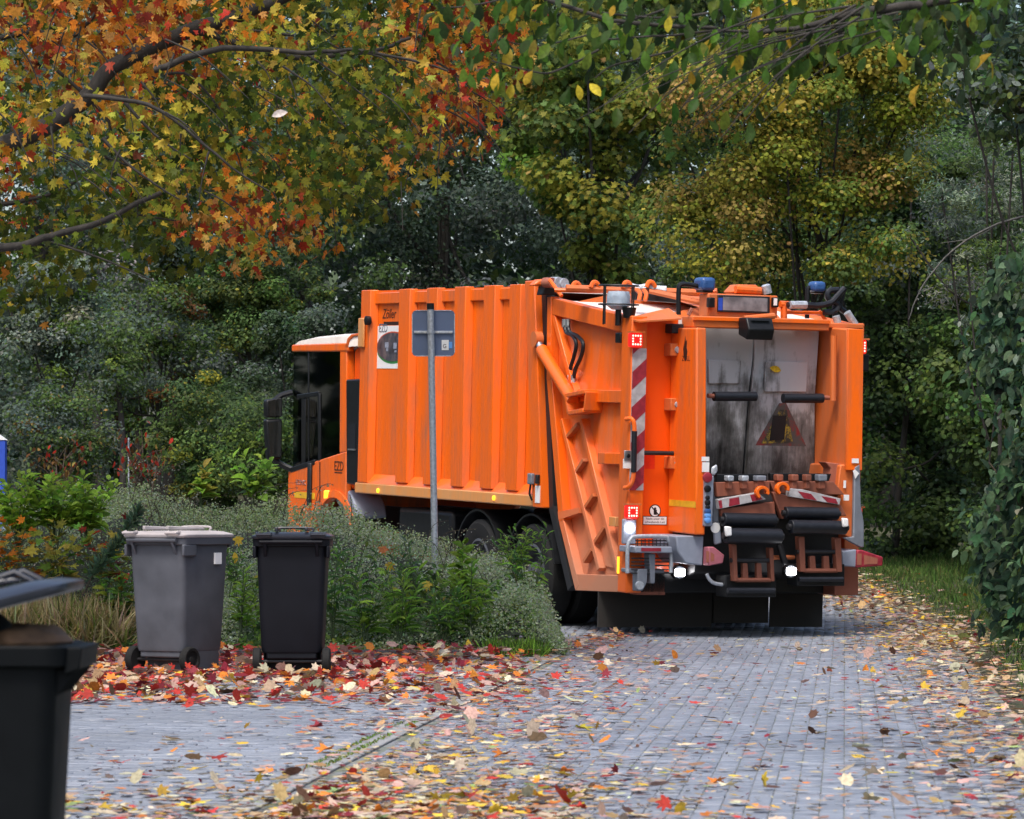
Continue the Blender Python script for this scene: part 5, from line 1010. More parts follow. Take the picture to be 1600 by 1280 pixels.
# bare autumn shrubs
for i, (px_, Z_, lab) in enumerate(((95, 47, 'nearly bare reddish shrub rising from the hedge at left'), (228, 46, 'thin bare shrub with a few yellow and rusty leaves beside the pale pole'))):
    c = P(px_, 800, Z_); root = empty('bare_shrub', (c.x, Z_, 0), label=lab, cat='shrub'); gg = random.Random(i+3); ph, ends = [], []
    for k in range(11):
        a = gg.uniform(-.5, .5); L_ = gg.uniform(.5, 1.0)*(1.15 if i else .95); e = Vector((c.x+math.sin(a)*L_*.55, Z_+gg.uniform(-.3, .3), 1.15+L_*.85)); m1 = Vector((c.x+math.sin(a)*L_*.2, Z_, 1.15+L_*.35))
        ph.append(([Vector((c.x+gg.uniform(-.05, .05), Z_, .3)), m1, e], .012, .003)); ends += [(e, a), (m1.lerp(e, .6), a)]
        for _ in range(2): q = m1.lerp(e, gg.uniform(.2, .8)); e2 = q+Vector((gg.uniform(-.25, .25), gg.uniform(-.2, .2), gg.uniform(.1, .3))); ph.append(([q, q.lerp(e2, .5)+Vector((0, 0, .03)), e2], .005, .002)); ends.append((e2, a))
    limb(ph, M['twig'], root, 'stems'); pos = np.array([tuple(e) for e, _ in ends for _ in range(3)])+rng.normal(size=(len(ends)*3,3))*.05; n = len(pos)
    attach(link('leaves', cloud_mesh('leaves', pos, rng.uniform(.04, .09, n), droop(n, .6), 'oval', LEAF_COL, pick((RE, BR, OC, GM), n, (2, 3, 1, 2)))), root)
# -- trees right of the lorry
c = P(945, 250, 61); tree('maple_tree', 'yellow-green maple standing just behind the lorry roof', 1.0, 61, (c.x+.15, 61, c.z+.6), (1.55, 1.3, 2.35), 46, 17000, .62, .12, (GL, YG, GM, OC), (4, 3.4, 4, .5), 31, kind='maple', trunk_r=.13, limbs=12)
c = P(1235, 270, 54); rt = tree('hornbeam_tree', 'yellow and ochre small-leaved tree arching over the lane above the hopper', 4.4, 55, (c.x, 54, c.z+.5), (2.0, 1.2, 2.1), 80, 50000, .62, .064, ((.44,.38,.06), OC, (.27,.29,.04), GL, GM), (2.2, 1.5, 4, 2, 1.2), 32, kind='round', trunk_r=.07, limbs=16)
c = P(1080, 370, 58); tree('shrub', 'blue-green bush between the maple and the ochre tree', c.x, 58, (c.x, 58, c.z), (.55, .7, .85), 34, 7000, .27, .06, (SIL, BLG, GM), (1, 4, 2), 33, cat='shrub', trunk_r=.04)
c = P(1150, 410, 56); tree('shrub', 'olive green shrub rising just above the number plate', c.x, 56, (c.x, 56, c.z-.2), (.9, .7, .7), 34, 8000, .27, .07, (GM, GL, YG), (4, 2, 1.4), 34, cat='shrub', trunk_r=.04)
c = P(1340, 560, 58); tree('shrub', 'dark green ivy bush hanging behind the right side of the lorry', c.x+.5, 58, (c.x+.75, 58, c.z+.2), (1.15, .9, 3.3), 60, 24000, .5, .08, (GD, GM, BLG), (5, 4, 1), 35, kind='round', cat='shrub', trunk_r=.06)  # leaf palette mostly dark green
c = P(1490, 640, 54); tree('shrub', 'deep green ivy-covered bank along the right of the lane', c.x+.7, 54, (c.x+.75, 54, c.z+.1), (1.05, 1.3, 2.5), 60, 26000, .46, .08, (GD, GM, GL), (4, 5, .6), 36, kind='round', cat='shrub', trunk_r=.06)
c = P(1480, 330, 47); tree('shrub', 'silvery grey-green shrub drooping from the right above the ivy', c.x+.5, 47, (c.x+.45, 47, c.z), (.95, 1.0, 1.5), 64, 14000, .30, .06, (SIL, BLG, GM), (2.4, 3, 3), 37, kind='lance', cat='shrub', trunk_r=.03)
c = P(1590, 90, 40); tree('tree', 'dark tree crown filling the top right corner', 5.4, 40, (c.x+.1, 40, c.z), (.8, 1.2, .95), 44, 5200, .34, .10, (GD, BLG, GM), (4, 3, 2), 38, kind='oval', trunk_r=.035)
c = P(1560, 860, 43); tree('shrub', 'low green bramble at the foot of the right bank', c.x+.5, 43, (c.x+.6, 43, c.z-.1), (.9, 1.6, .5), 40, 8000, .22, .07, (GM, GL, GD), (4, 2, 2), 39, kind='round', cat='shrub', trunk_r=0)
c = P(1445, 520, 60); tree('shrub', 'tall dark green leafy wall closing the gap between lorry and right bank', c.x, 60, (c.x, 60, c.z), (1.7, .8, 3.4), 90, 34000, .6, .085, (GD, GM, BLG), (5, 4, 1.5), 40, kind='round', cat='shrub', trunk_r=.06)
# hanging long shoots on the right
root = empty('dead_branch', tuple(P(1500, 300, 42)), label='long pale bare branch arching down at the right', cat='branch')
limb([([P(1640, 330, 42), P(1560, 350, 42), P(1490, 390, 42), P(1440, 450, 42), P(1420, 500, 42)], .014, .005), ([P(1560, 350, 42), P(1520, 372, 42), P(1470, 380, 42)], .007, .003)], M['bark_grey'], root, 'shoot')
# -- near leafy shrub at the right edge, its leaves built one by one
root = empty('shrub', (4.55, 34, 0), label='large-leaved dark green shrub leaning in at the right edge', cat='shrub'); g = np.random.default_rng(77)
def edge_x(z): return np.interp(z, [0, .4, .8, 1.2, 1.8, 2.4, 3.0, 3.6], [4.1, 4.05, 3.92, 3.88, 3.98, 3.76, 3.94, 4.4])
n = 3400; z = g.uniform(.15, 3.3, n); x = edge_x(z)+g.exponential(.3, n)-.04; y = 34+g.normal(size=n)*.55; x = x+.30*(vnoise(np.stack([x*0, y, z], 1), 2.4, 12)-.5)
pos = np.stack([x, y, z], 1); pos = pos[vnoise(pos, 2.6, 8) > .42]; n = len(pos); o_ = np.argsort(pos[:,1]+g.uniform(0, .8, n)); pos = pos[o_]
sz = g.uniform(.06, .15, n); a = g.normal(size=(n,3))*.5+np.array([-.35,-.3,-.75]); a /= np.linalg.norm(a, axis=1, keepdims=True); nv = g.normal(size=(n,3))*.5+np.array([-.25,-.55,.75]); nv -= a*(a*nv).sum(1, keepdims=True); nv /= np.linalg.norm(nv, axis=1, keepdims=True); fr = (np.cross(a, nv), a, nv)
cols = pick(((.045,.10,.055), (.075,.14,.06), (.12,.19,.10), (.02,.045,.03), (.22,.28,.19)), n, (4, 4, 1.6, 2, .6), r=g)
inf = np.where((lambda s: (s[:,0] < 1610))(screen(pos)))[0][:300]
leaf_objects('leaf', inf, pos, sz, fr, 'oval', LEAF_OBJ, cols, root); rest = np.setdiff1d(np.arange(n), inf)
attach(link('foliage', cloud_mesh('foliage', pos[rest], sz[rest], tuple(q[rest] for q in fr), 'oval', LEAF_COL, cols[rest]), kind='stuff'), root)
limb([([(4.6+.2*k, 34.2, 0), (4.3+.15*k, 34.1, 1.0), (3.9+.12*k, 34, 1.6+.3*k)], .02, .006) for k in range(5)], M['twig'], root, 'stems')
# -- overhanging maple at the top left (its trunk stands left of the picture)
MZ = 33.0; sM = FPX/MZ
root = empty('maple_tree', (-6.3, MZ, 0), label='autumn maple turning orange and red, overhanging from the top left', cat='tree')
lowx = np.array([-400, 0, 60, 100, 200, 240, 300, 370, 400, 480, 520, 600, 635, 645, 680, 690, 750, 770, 790, 830, 850, 880]); lowy = np.array([430, 480, 470, 430, 400, 430, 400, 415, 385, 375, 335, 330, 322, 285, 265, 225, 205, 175, 110, 65, 0, -60])
g = np.random.default_rng(42); N0 = 36000
px_ = g.uniform(-330, 870, N0); top_ = np.interp(px_, lowx, lowy); d_ = g.uniform(0, 1, N0)**.9*(top_+240); py_ = top_-d_
y = g.uniform(30.6, 36.2, N0); pos = np.stack([(px_-800)/sM, y, CAM_H+(HOR-py_)/sM], 1)
nz = vnoise(pos*np.array([1, .6, 1.3]), 2.6, 21); thr = .26+.18*((px_ < 190) & (py_ > 60))+.14*((px_ < 260) & (py_ > 330)); ok = (nz > thr) | (g.uniform(size=N0) < .12); pos, px_, py_ = pos[ok], px_[ok], py_[ok]; n = len(pos)
def field(cs): return sum(a*np.exp(-(((px_-x)/rx)**2+((py_-yy)/ry)**2)) for x, yy, rx, ry, a in cs)
blot = vnoise(pos, 1.7, 9)
warm = field([(200, 50, 170, 85, 1.15), (290, 90, 60, 40, .8), (740, 90, 110, 110, .55), (740, 190, 70, 60, 1.2), (375, 360, 60, 65, 2.2), (480, 350, 30, 30, .6), (625, 270, 20, 20, 1.2), (70, 60, 90, 60, .7), (100, 230, 40, 50, .5), (10, 290, 30, 40, .9), (620, 40, 160, 60, .3)])*.9+blot*.35
yel = field([(60, 200, 90, 80, .8), (220, 190, 100, 50, .8), (470, 110, 120, 50, .7), (330, 300, 80, 60, .5), (600, 180, 160, 70, .35), (390, 20, 120, 40, .6)])+blot*.3
u_ = np.clip(.62*vnoise(pos, 3.6, 44)+.38*g.uniform(size=n), 0, 1); pw_ = np.clip(warm*.75, 0, .85); py2 = np.clip(yel*.6, 0, .6)
red = field([(800, 70, 60, 70, .9), (285, 70, 45, 45, .8), (400, 340, 25, 25, .9), (700, 200, 60, 40, .7)])
c_w = np.where((g.uniform(size=n) < .25+.5*red)[:,None], pick((RE, (.45,.07,.03), (.22,.05,.02)), n, r=g), pick(((.70,.22,.02), (.75,.30,.04), (.45,.20,.03), (.80,.42,.11)), n, r=g))  # autumn reds and oranges, oranges brightened to stand in for backlit glow
c_y = pick(((.65,.50,.06), (.36,.38,.05), (.50,.38,.05)), n, r=g); c_g = pick(((.13,.165,.02), (.075,.115,.018), (.24,.24,.025), (.04,.07,.015)), n, (4, 4, 2, 3), r=g)
cols = np.where((u_ < pw_)[:,None], c_w, np.where((u_ < pw_+py2)[:,None], c_y, c_g))
a = g.normal(size=(n,3))*.75+np.array([0,-.25,-.85]); a /= np.linalg.norm(a, axis=1, keepdims=True); nv = g.normal(size=(n,3))*.75+np.array([0,-.45,.65]); nv -= a*(a*nv).sum(1, keepdims=True); nv /= np.linalg.norm(nv, axis=1, keepdims=True); fr = (np.cross(a, nv), a, nv)
fr = (fr[0]*g.uniform(.55, 1.1, (n,1)), fr[1], fr[2]); sz = g.uniform(.068, .14, n); inv = np.where((px_ > -10) & (py_ > -5))[0]; first = inv[np.argsort(pos[inv,1])[:300]]; rest = np.setdiff1d(np.arange(n), first)
leaf_objects('leaf', first, pos, sz, fr, 'maple', LEAF_OBJ, cols, root)
attach(link('foliage', cloud_mesh('foliage', pos[rest], sz[rest], tuple(q[rest] for q in fr), 'maple', LEAF_COL, cols[rest], curl=g.uniform(-.6, 1.8, len(rest))), kind='stuff'), root)
B = lambda pts, r0, r1, y=MZ: ([P(a, b, y-1.3) for a, b in pts], r0/sM/2, r1/sM/2)
br_ = [B([(-420, 380), (-200, 300), (0, 228), (130, 160), (200, 90), (340, 32), (420, 8), (520, -60)], 36, 16), B([(210, 85), (300, 50), (440, 88), (570, 82), (640, 60)], 12, 5), B([(240, 110), (350, 76), (480, 82), (570, 80), (700, 110)], 11, 3, 32.2), B([(-300, 420), (0, 388), (80, 368), (165, 342), (250, 300)], 15, 7, 32.4), B([(60, 372), (160, 405), (240, 440)], 4, 2, 32.4),
       B([(130, 150), (215, 160), (270, 185), (360, 260), (420, 300)], 8, 2, 32), B([(130, 145), (190, 152), (250, 155)], 7, 3), B([(160, 215), (210, 265), (280, 312)], 6, 2, 32), B([(195, 160), (240, 210), (300, 250)], 6, 2, 32.2), B([(90, 110), (170, 190), (160, 240), (210, 268), (215, 340)], 6, 2, 33.5), B([(260, 115), (300, 120), (350, 180), (355, 205)], 5, 2, 33), B([(480, 85), (530, 120), (600, 175)], 4, 1.5, 32.2), B([(490, 70), (560, 45), (650, 50)], 5, 2, 34), B([(330, 0), (335, 35), (370, 45), (460, 55)], 7, 4, 33.6), B([(0, 320), (90, 300), (160, 250)], 8, 4, 34.5), B([(100, 330), (180, 330), (300, 350)], 5, 2, 34.5), B([(560, 80), (605, 95), (620, 140)], 4, 1.5, 32.2), B([(0, 60), (60, 50), (110, 60), (150, 20)], 9, 6, 35)]
limb([([(-6.3, MZ, -.1), (-6.25, MZ, 2.0), (-6.1, MZ, 3.2)], .28, .22), ([(-6.1, MZ, 3.0), P(-420, 380, MZ), P(-300, 330, MZ)], .2, .15), ([(-6.1, MZ, 3.1), (-6.6, MZ, 5.5), (-6.2, MZ, 8.5)], .2, .08)], M['bark'], root, 'trunk')
tg_ = random.Random(31)
for k in range(90):
    x0, y0 = tg_.uniform(-20, 760), tg_.uniform(0, 300); y0 = min(y0, float(np.interp(x0, lowx, lowy))-40); L_ = tg_.uniform(50, 150); d_x = tg_.uniform(-.3, 1); zz = tg_.uniform(31.6, 34.5); br_.append(B([(x0, y0), (x0+L_*d_x*.5, y0+L_*.25), (x0+L_*d_x, y0+L_*.7)], tg_.uniform(2, 4), 1, zz))
limb(br_, M['bark'], root)
# -- foreground lime branch reaching in from the top right
LZ = 20.0; sL = FPX/LZ
root = empty('lime_tree', (4.2, LZ, 0), label='lime tree with green and yellow leaves reaching in along the top right', cat='tree'); Bl = lambda pts, r0, r1, y=LZ: ([P(a, b, y) for a, b in pts], r0/sL/2, r1/sL/2)
main = [Bl([(1900, -250), (1600, -40), (1467, 2), (1380, 14), (1313, 26), (1270, 38), (1150, 60)], 20, 7), Bl([(1180, -60), (980, -20), (851, -2), (936, 27), (978, 35), (1053, 41), (1120, 44)][2:], 7, 6), Bl([(1053, 80), (962, 101), (930, 122)], 4, 2), Bl([(936, 78), (877, 108), (845, 114), (800, 104), (768, 95)], 4, 2), Bl([(1050, 12), (960, 40), (900, 60), (830, 72), (780, 60)], 4, 2, 20.3), Bl([(780, 0), (730, 10), (690, 12)], 3, 2, 19.8), Bl([(1280, 40), (1200, 50), (1120, 48), (1050, 55), (940, 62)], 6, 3), Bl([(1200, -20), (1150, 10), (1050, 28), (940, 20)], 5, 3, 20.2)]
tw = random.Random(9)
for k in range(26):
    x0 = tw.uniform(1180, 1460); y0 = tw.uniform(0, 60); L_ = tw.uniform(140, 330); dr = tw.uniform(40, 190)
    main.append(Bl([(x0, y0), (x0-L_*.35, y0+dr*.25), (x0-L_*.7, y0+dr*.6), (x0-L_, y0+dr)], tw.uniform(2.5, 5), 1.2, 20+tw.uniform(-.5, .8)))
limb(main, M['bark'], root)
limb([([(4.2, LZ, -.1), (4.15, LZ, 2.0), P(1900, -250, LZ)], .2, .07)], M['bark'], root, 'trunk')
g = np.random.default_rng(15); pts = []
for pth, r0, r1 in main:
    sp2 = smooth_path(pth, 6); L_ = sum((sp2[i+1]-sp2[i]).length for i in range(len(sp2)-1)); thin = r0*2*sL < 5
    for _ in range(int(L_*(30 if not thin else (13 if pth[0].x < 1.25 else 4)))):
        i = g.integers(0, len(sp2)-1); q = sp2[i].lerp(sp2[i+1], g.uniform()); pts.append((q.x+g.normal()*.03, q.y+g.normal()*.12, q.z-.05-abs(g.normal())*.05))
n2 = 400; ex = np.stack([(np.where(g.uniform(size=n2) < .7, g.uniform(670, 1260, n2), g.uniform(1200, 1560, n2))-800)/sL, g.normal(size=n2)*.3+LZ, CAM_H+(HOR-(g.uniform(-30, 1, n2)+130*g.uniform(0, 1, n2)**1.9))/sL], 1)
dk = np.stack([(g.normal(size=150)*60+1500-800)/sL, g.normal(size=150)*.3+LZ+.4, CAM_H+(HOR-(g.normal(size=150)*45+20))/sL], 1)
dr_ = np.array([tuple(P(a, b, 19.8)) for a, b in ((781, 140), (790, 145), (811, 135), (905, 145), (930, 140), (775, 130), (832, 75), (850, 80), (825, 122), (700, 20), (680, 30), (1120, 80), (1115, 90), (1200, 95), (1430, 150), (1250, 160))])
pos = np.concatenate([np.array(pts), ex, dk, dr_]); n = len(pos); sz = g.uniform(.06, .112, n)
a = g.normal(size=(n,3))*.42+np.array([-.2,0,-1.0]); a /= np.linalg.norm(a, axis=1, keepdims=True); nv = g.normal(size=(n,3))*.6+np.array([-.1,-.8,.4]); nv -= a*(a*nv).sum(1, keepdims=True); nv /= np.linalg.norm(nv, axis=1, keepdims=True); fr = (np.cross(a, nv), -a, nv)
cols = pick(((.085,.165,.02), (.05,.11,.02), (.16,.21,.03), (.46,.34,.03), (.03,.06,.02)), n, (4, 4.5, 1.6, .8, 2), r=g); cols[len(pts)+n2:len(pts)+n2+150] = pick((GD, (.03,.05,.02)), 150, r=g); cols[-16:] = pick((YE, (.55,.42,.04), (.15,.22,.03)), 16, (2, 2, 1), r=g)
s = screen(pos); order = np.argsort(-sz/pos[:,1]*((s[:,1] > -10) & (s[:,0] < 1605))); order = np.concatenate([np.arange(n-16, n), order[order < n-16]]); first = order[:300]; rest = order[300:]
leaf_objects('leaf', first, pos, sz, fr, 'oval', LEAF_OBJ, cols, root)
attach(link('foliage', cloud_mesh('foliage', pos[rest], sz[rest], tuple(q[rest] for q in fr), 'oval', LEAF_COL, cols[rest]), kind='stuff'), root)
# -- hedge of small grey-green leaves
hroot = empty('hedge', (-2.6, 37, 0), label='low silvery cotoneaster hedge spreading in front of the lorry', cat='hedge'); g = np.random.default_rng(66)
def hedge_h(x, y):
    t_ = np.interp(x, [-7, -4.5, -2.2, -1.2, -.5, 0, .28, .42], [1.46, 1.42, 1.27, 1.08, .92, .74, .45, .03]); f = np.interp(y, [34.85, 35.3, 36.2, 37.3, 38.6, 39.3], [.05, .22, .58, .95, 1.0, .6]); f2 = np.interp(x, [-.5, .1], [0, 1])
    f = f*(1-f2)+f2*np.interp(y, [34.8, 35.1, 36, 37.3, 38.6, 39.3], [.35, .8, 1.0, 1.05, 1.0, .5]); bump = .10*np.sin(x*3.1+y)+.07*np.sin(x*7.3-y*2.3)+.05*np.sin(x*13+y*5)
    f = np.where(x < -3.3, np.minimum(f, np.interp(y, [34.8, 36.0, 37.0], [.06, .22, .95])+np.clip((x+3.6)*2, 0, 1)), f)
    return np.maximum(t_*f+bump*t_*.6, .03)
n = 150000; x = g.uniform(-6.5, .45, n); y = 34.85+np.where(g.uniform(size=n) < .42, 1.3*g.uniform(0, 1, n), 4.4*g.uniform(0, 1, n)); h = hedge_h(x, y); z = h*(1-np.abs(g.normal(size=n))*np.where(y < 36.1, .30, .10))+g.normal(size=n)*.03
pos = np.stack([x+g.normal(size=n)*.03, y, z], 1); pos = pos[(z > .01)]; n = len(pos); dens = vnoise(pos*np.array([1, 1, 1.5]), 4.0, 4); pos = pos[(dens > .22) | (g.uniform(size=n) < .4)]; n = len(pos); hue = vnoise(pos, 1.6, 2)[:,None]
cols = pick(((.46,.53,.39), (.37,.46,.27), (.28,.40,.16), (.56,.61,.50)), n, (4, 4, 3, 1), r=g)*(1-hue*.5)+np.array([.20,.30,.06])*hue*.5
attach(link('foliage', cloud_mesh('foliage', pos, g.uniform(.018, .036, n), frames(n, .75, (0, -.55, .8), r=g), 'small', LEAF_COL, cols), kind='stuff'), hroot)
sh, lp2 = [], []
for k in range(150):
    x0, y0 = g.uniform(-5.8, .3), g.uniform(35.5, 38.8); h0 = float(hedge_h(x0, y0)); L_ = g.uniform(.12, .36)*(1.4 if k % 9 == 0 else 1); dx = g.normal()*.6; p0 = Vector((x0, y0, h0-.08)); p1 = p0+Vector((dx*L_*.4, -.05, L_*.75)); p2 = p0+Vector((dx*L_*1.1, -.12, L_*.9)); sh.append(([p0, p1, p2], .004, .0015))
    for i in range(int(L_*60)): q = p0.lerp(p1, i/(L_*30)) if i < L_*30 else p1.lerp(p2, i/(L_*30)-1); lp2.append(tuple(q+Vector((g.normal()*.012, g.normal()*.012, g.normal()*.012))))
limb(sh, M['twig'], hroot, 'twigs')['kind'] = 'stuff'; lp2 = np.array(lp2); n = len(lp2)
attach(link('shoot_leaves', cloud_mesh('shoot_leaves', lp2, g.uniform(.014, .028, n), frames(n, 1.0, (0, -.3, .6), r=g), 'small', LEAF_COL, pick(((.36,.41,.32), (.26,.31,.2)), n, r=g)), kind='stuff'), hroot)
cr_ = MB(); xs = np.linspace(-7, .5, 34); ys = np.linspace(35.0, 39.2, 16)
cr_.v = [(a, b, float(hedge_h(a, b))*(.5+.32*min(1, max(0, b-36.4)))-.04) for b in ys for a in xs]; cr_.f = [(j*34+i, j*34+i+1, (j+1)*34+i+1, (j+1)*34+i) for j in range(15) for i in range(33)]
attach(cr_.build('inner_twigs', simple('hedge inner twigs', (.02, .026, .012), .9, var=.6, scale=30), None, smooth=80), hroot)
# -- ground cover in front of the hedge, weeds, grasses
g = np.random.default_rng(90); n = 24000; x = g.uniform(-6, .2, n); y = 34.75+g.uniform(0, 1, n)**1.2*1.25; z = (.05+.45*(y-34.7))*g.uniform(0, 1, n)**.7*(.6+.7*vnoise(np.stack([x, y, y*0], 1), 3, 5)); pos = np.stack([x, y, z], 1); k = vnoise(pos, 2.4, 6) > .25; pos = pos[k]; n = len(pos)
tag(link('ground_cover', cloud_mesh('ground_cover', pos, g.uniform(.03, .075, n), frames(n, .8, (0, -.5, .7), r=g), 'oval', LEAF_COL, pick(((.15,.28,.05), (.09,.19,.05), GD, (.34,.36,.06), (.24,.40,.07)), n, (4, 4, 1.6, .8, 1.6), r=g))), 'mixed low green ground cover between kerb and hedge', 'ground cover', kind='stuff')
def weed(px_, py_, Z_, hpx, ls, pal, w_, label, kind='lance', nst=4, per=12, spread=.14, name='leafy_weed', single=True, group=None):
    c = P(px_, py_, Z_); z0 = max(0, c.z); hgt = hpx/FPX*Z_; nst += 2; per += 2; ls *= 1.12; spread *= 1.15; root = empty(name, (c.x, c.y, z0), label=label, cat='plant', group=group); gg = np.random.default_rng(int(px_*7+py_)); st_, pos, A = [], [], []
    for k in range(nst):
        a = gg.uniform(0, 6.28); L_ = hgt*gg.uniform(.65, 1.05); tip = Vector((c.x+math.cos(a)*spread*gg.uniform(.2, 1), c.y+math.sin(a)*spread*.6, z0+L_)); mid = Vector((c.x, c.y, z0)).lerp(tip, .5)+Vector((-math.cos(a)*.02, 0, .02)); st_.append(([Vector((c.x+gg.normal()*.02, c.y, z0-.05)), mid, tip], .005, .002))
        for i in range(per):
            t_ = .25+.75*(i+.5)/per; q = Vector((c.x, c.y, z0)).lerp(tip, t_); b = i*2.4+gg.uniform(-.4, .4); up = .15+.9*max(0, t_-.75)*3; d = Vector((math.cos(b), math.sin(b), up+gg.normal()*.25)).normalized(); l_ = ls*(1.1-.45*t_)*gg.uniform(.7, 1.2); pos.append((*(q+d*l_*.45), l_)); A.append(tuple(d))
    limb(st_, simple_twig, root, 'stems'); pos = np.array(pos); A = np.array(A); n = len(pos); nv = np.tile(np.array([0, -.25, 1.0]), (n,1))+gg.normal(size=(n,3))*.3; nv -= A*(A*nv).sum(1, keepdims=True); nv /= np.linalg.norm(nv, axis=1, keepdims=True); fr = (np.cross(A, nv), A, nv); cols = pick(pal, n, w_, r=gg)
    if single: leaf_objects('leaf', range(n), pos[:,:3], pos[:,3], fr, kind, LEAF_OBJ, cols, root)
    else: attach(link('leaves', cloud_mesh('leaves', pos[:,:3], pos[:,3], fr, kind, LEAF_COL, cols), kind='stuff'), root)
    return root
simple_twig = simple('green stems', (.05, .08, .03), .7)
G1, G2, G3 = (.15,.30,.045), (.27,.46,.06), (.08,.18,.055)
weed(520, 1000, 35.1, 150, .16, (G1, G3), (2, 3), 'tall dark-leaved weed right beside the black bin', nst=5, per=13, spread=.25)
weed(570, 1008, 35.0, 110, .17, (G1, G2, G3), (3, 1, 2), 'lance-leaved weed second right of the black bin', nst=4, per=12, spread=.22)
weed(628, 1012, 34.95, 120, .18, (G1, G2), (3, 2), 'yellow-green lance-leaved weed above the middle of the kerb', nst=5, per=12, spread=.25)
weed(690, 1010, 35.0, 95, .16, (G3, G1), (3, 2), 'short dark weed near the kerb end', nst=4, per=11, spread=.2)
weed(735, 1000, 35.1, 130, .17, (G1, G2), (2, 2), 'bright weed with long narrow leaves at the kerb end', nst=4, per=12, spread=.2)
weed(545, 960, 35.5, 130, .13, (G3, G1), (3, 2), 'bushy dark weed against the hedge right of the black bin', nst=5, per=12, spread=.3)
weed(650, 950, 35.6, 110, .12, (G3, BLG), (3, 2), 'dark weed half hidden in the hedge under the sign post', nst=5, per=12, spread=.3)
weed(722, 940, 35.3, 100, .14, ((.16,.28,.03), G2), (2, 2), 'light green sapling with broad leaves in front of the hedge', kind='oval', nst=2, per=9, spread=.08)
weed(378, 1000, 35.0, 110, .13, (G2, G1), (3, 2), 'fresh green weed between the grey and the black bin', nst=6, per=12, spread=.17)
weed(368, 925, 35.6, 70, .10, (G1, G3), (3, 2), 'small dark weed above the gap between the bins', nst=4, per=10, spread=.12)
weed(828, 975, 36.2, 150, .13, (G1, G2, G3), (3, 2, 2), 'bushy green plant in front of the rear wheel', nst=8, per=14, spread=.36)
weed(805, 900, 36.4, 75, .12, (G2, G1), (3, 2), 'fresh green shoots covering the tandem wheel', nst=6, per=11, spread=.25)
weed(395, 800, 39.5, 100, .17, (G1, G2), (3, 2), 'broad-leaved sapling standing up beside the cab mirror', kind='oval', nst=4, per=9, spread=.22)
weed(313, 790, 39.3, 60, .15, (G2, YG, YE), (3, 2, .7), 'small yellow-green sapling on top of the hedge left of the cab', kind='oval', nst=2, per=7, spread=.1)
for i, (px_, py_, lab) in enumerate(((30, 850, 'bright green weed patch at the left edge of the hedge'), (85, 840, 'bright green nettle patch above the yellow saplings'), (135, 845, 'tall bright green weed left of the grey bin'))): weed(px_, py_, 36.0, 105, .13, ((.34,.56,.07), (.28,.46,.05), G2), (3, 2, 2), lab, kind='oval', nst=12, per=13, spread=.34)
for i, (px_, py_, lab, pal) in enumerate(((25, 930, 'yellow and red maple seedling at the left edge', (OR, YE, YG)), (95, 935, 'yellow maple seedling above the dry grass', (YE, YG, G1)), (165, 930, 'maple seedling with yellow and crimson leaves beside the grey bin', (YE, YG, RE, G1)))): weed(px_, py_, 35.6, 115, .16, pal, (2, 2, 1, 1)[:len(pal)], lab, kind='maple', nst=6, per=8, spread=.3, name='maple_seedling')
weed(190, 990, 35.2, 110, .12, (G1, YG, G3, YE), (3, 2, 2, .6), 'mixed green and yellow weed against the left of the grey bin', kind='oval', nst=7, per=12, spread=.22)
c = P(160, 850, 35.4); root = empty('conifer_twig', tuple(P(128, 930, 35.2)), label='feathery grey-green conifer twig stuck slanting beside the grey bin', cat='twig'); limb([([P(125, 940, 35.2), P(150, 890, 35.2), P(185, 850, 35.2), P(215, 800, 35.2)], .006, .003)], M['twig'], root, 'stem')
sp2 = smooth_path([P(125, 940, 35.2), P(150, 890, 35.2), P(185, 850, 35.2), P(215, 800, 35.2)], 12); pos = np.array([tuple(sp2[g.integers(8, len(sp2))]) for _ in range(380)]); n = len(pos); A = g.normal(size=(n,3))*.6+np.array([.35, 0, .75]); A /= np.linalg.norm(A, axis=1, keepdims=True); nv = np.cross(A, g.normal(size=(n,3))); nv /= np.linalg.norm(nv, axis=1, keepdims=True)
attach(link('needles', cloud_mesh('needles', pos+A*.05, g.uniform(.06, .13, n), (np.cross(A, nv), A, nv), 'lance', LEAF_COL, pick(((.12,.2,.11), (.08,.15,.09)), n, r=g)), kind='stuff'), root)
def grass(name, label, n, fx, fy, hgt, pal, w_, seed, bend=.35, dens=None, wid=.22):
    gg = np.random.default_rng(seed); x = gg.uniform(*fx, n); y = gg.uniform(*fy, n); q = np.stack([x, y, y*0], 1)
    if dens is not None: k = gg.uniform(size=n) < dens(x, y); x, y = x[k], y[k]; n = len(x)
    h = gg.uniform(.5, 1.1, n)*hgt; A = gg.normal(size=(n,3))*bend+np.array([0,0,1.0]); A /= np.linalg.norm(A, axis=1, keepdims=True); nv = np.cross(A, gg.normal(size=(n,3))); nv /= np.linalg.norm(nv, axis=1, keepdims=True); pos = np.stack([x, y, gz(x, y)-.02], 1)+A*(h*.5)[:,None]; X = np.cross(A, nv)*wid
    return tag(link(name, cloud_mesh(name, pos, h, (X, A, nv), 'lance', LEAF_COL, pick(pal, n, w_, r=gg))), label, 'grass', kind='stuff')
DRYG = ((.66,.53,.30), (.54,.42,.22), (.40,.36,.14), (.24,.29,.07))
grass('dry_grass', 'straw-coloured dry grass on the bank at the left', 20000, (-5.2, -3.2), (34.85, 36.2), .55, DRYG, (3, 3, 2, 1.5), 1, .95, lambda x, y: np.clip(1.3-(x+4.1)*.9, .15, 1), .14)
grass('grass_tuft', 'fresh grass tuft at the rounded end of the kerb', 700, (-.22, .28), (34.3, 35.1), .20, (G1, G2, GM), (2, 2, 2), 2, .4)
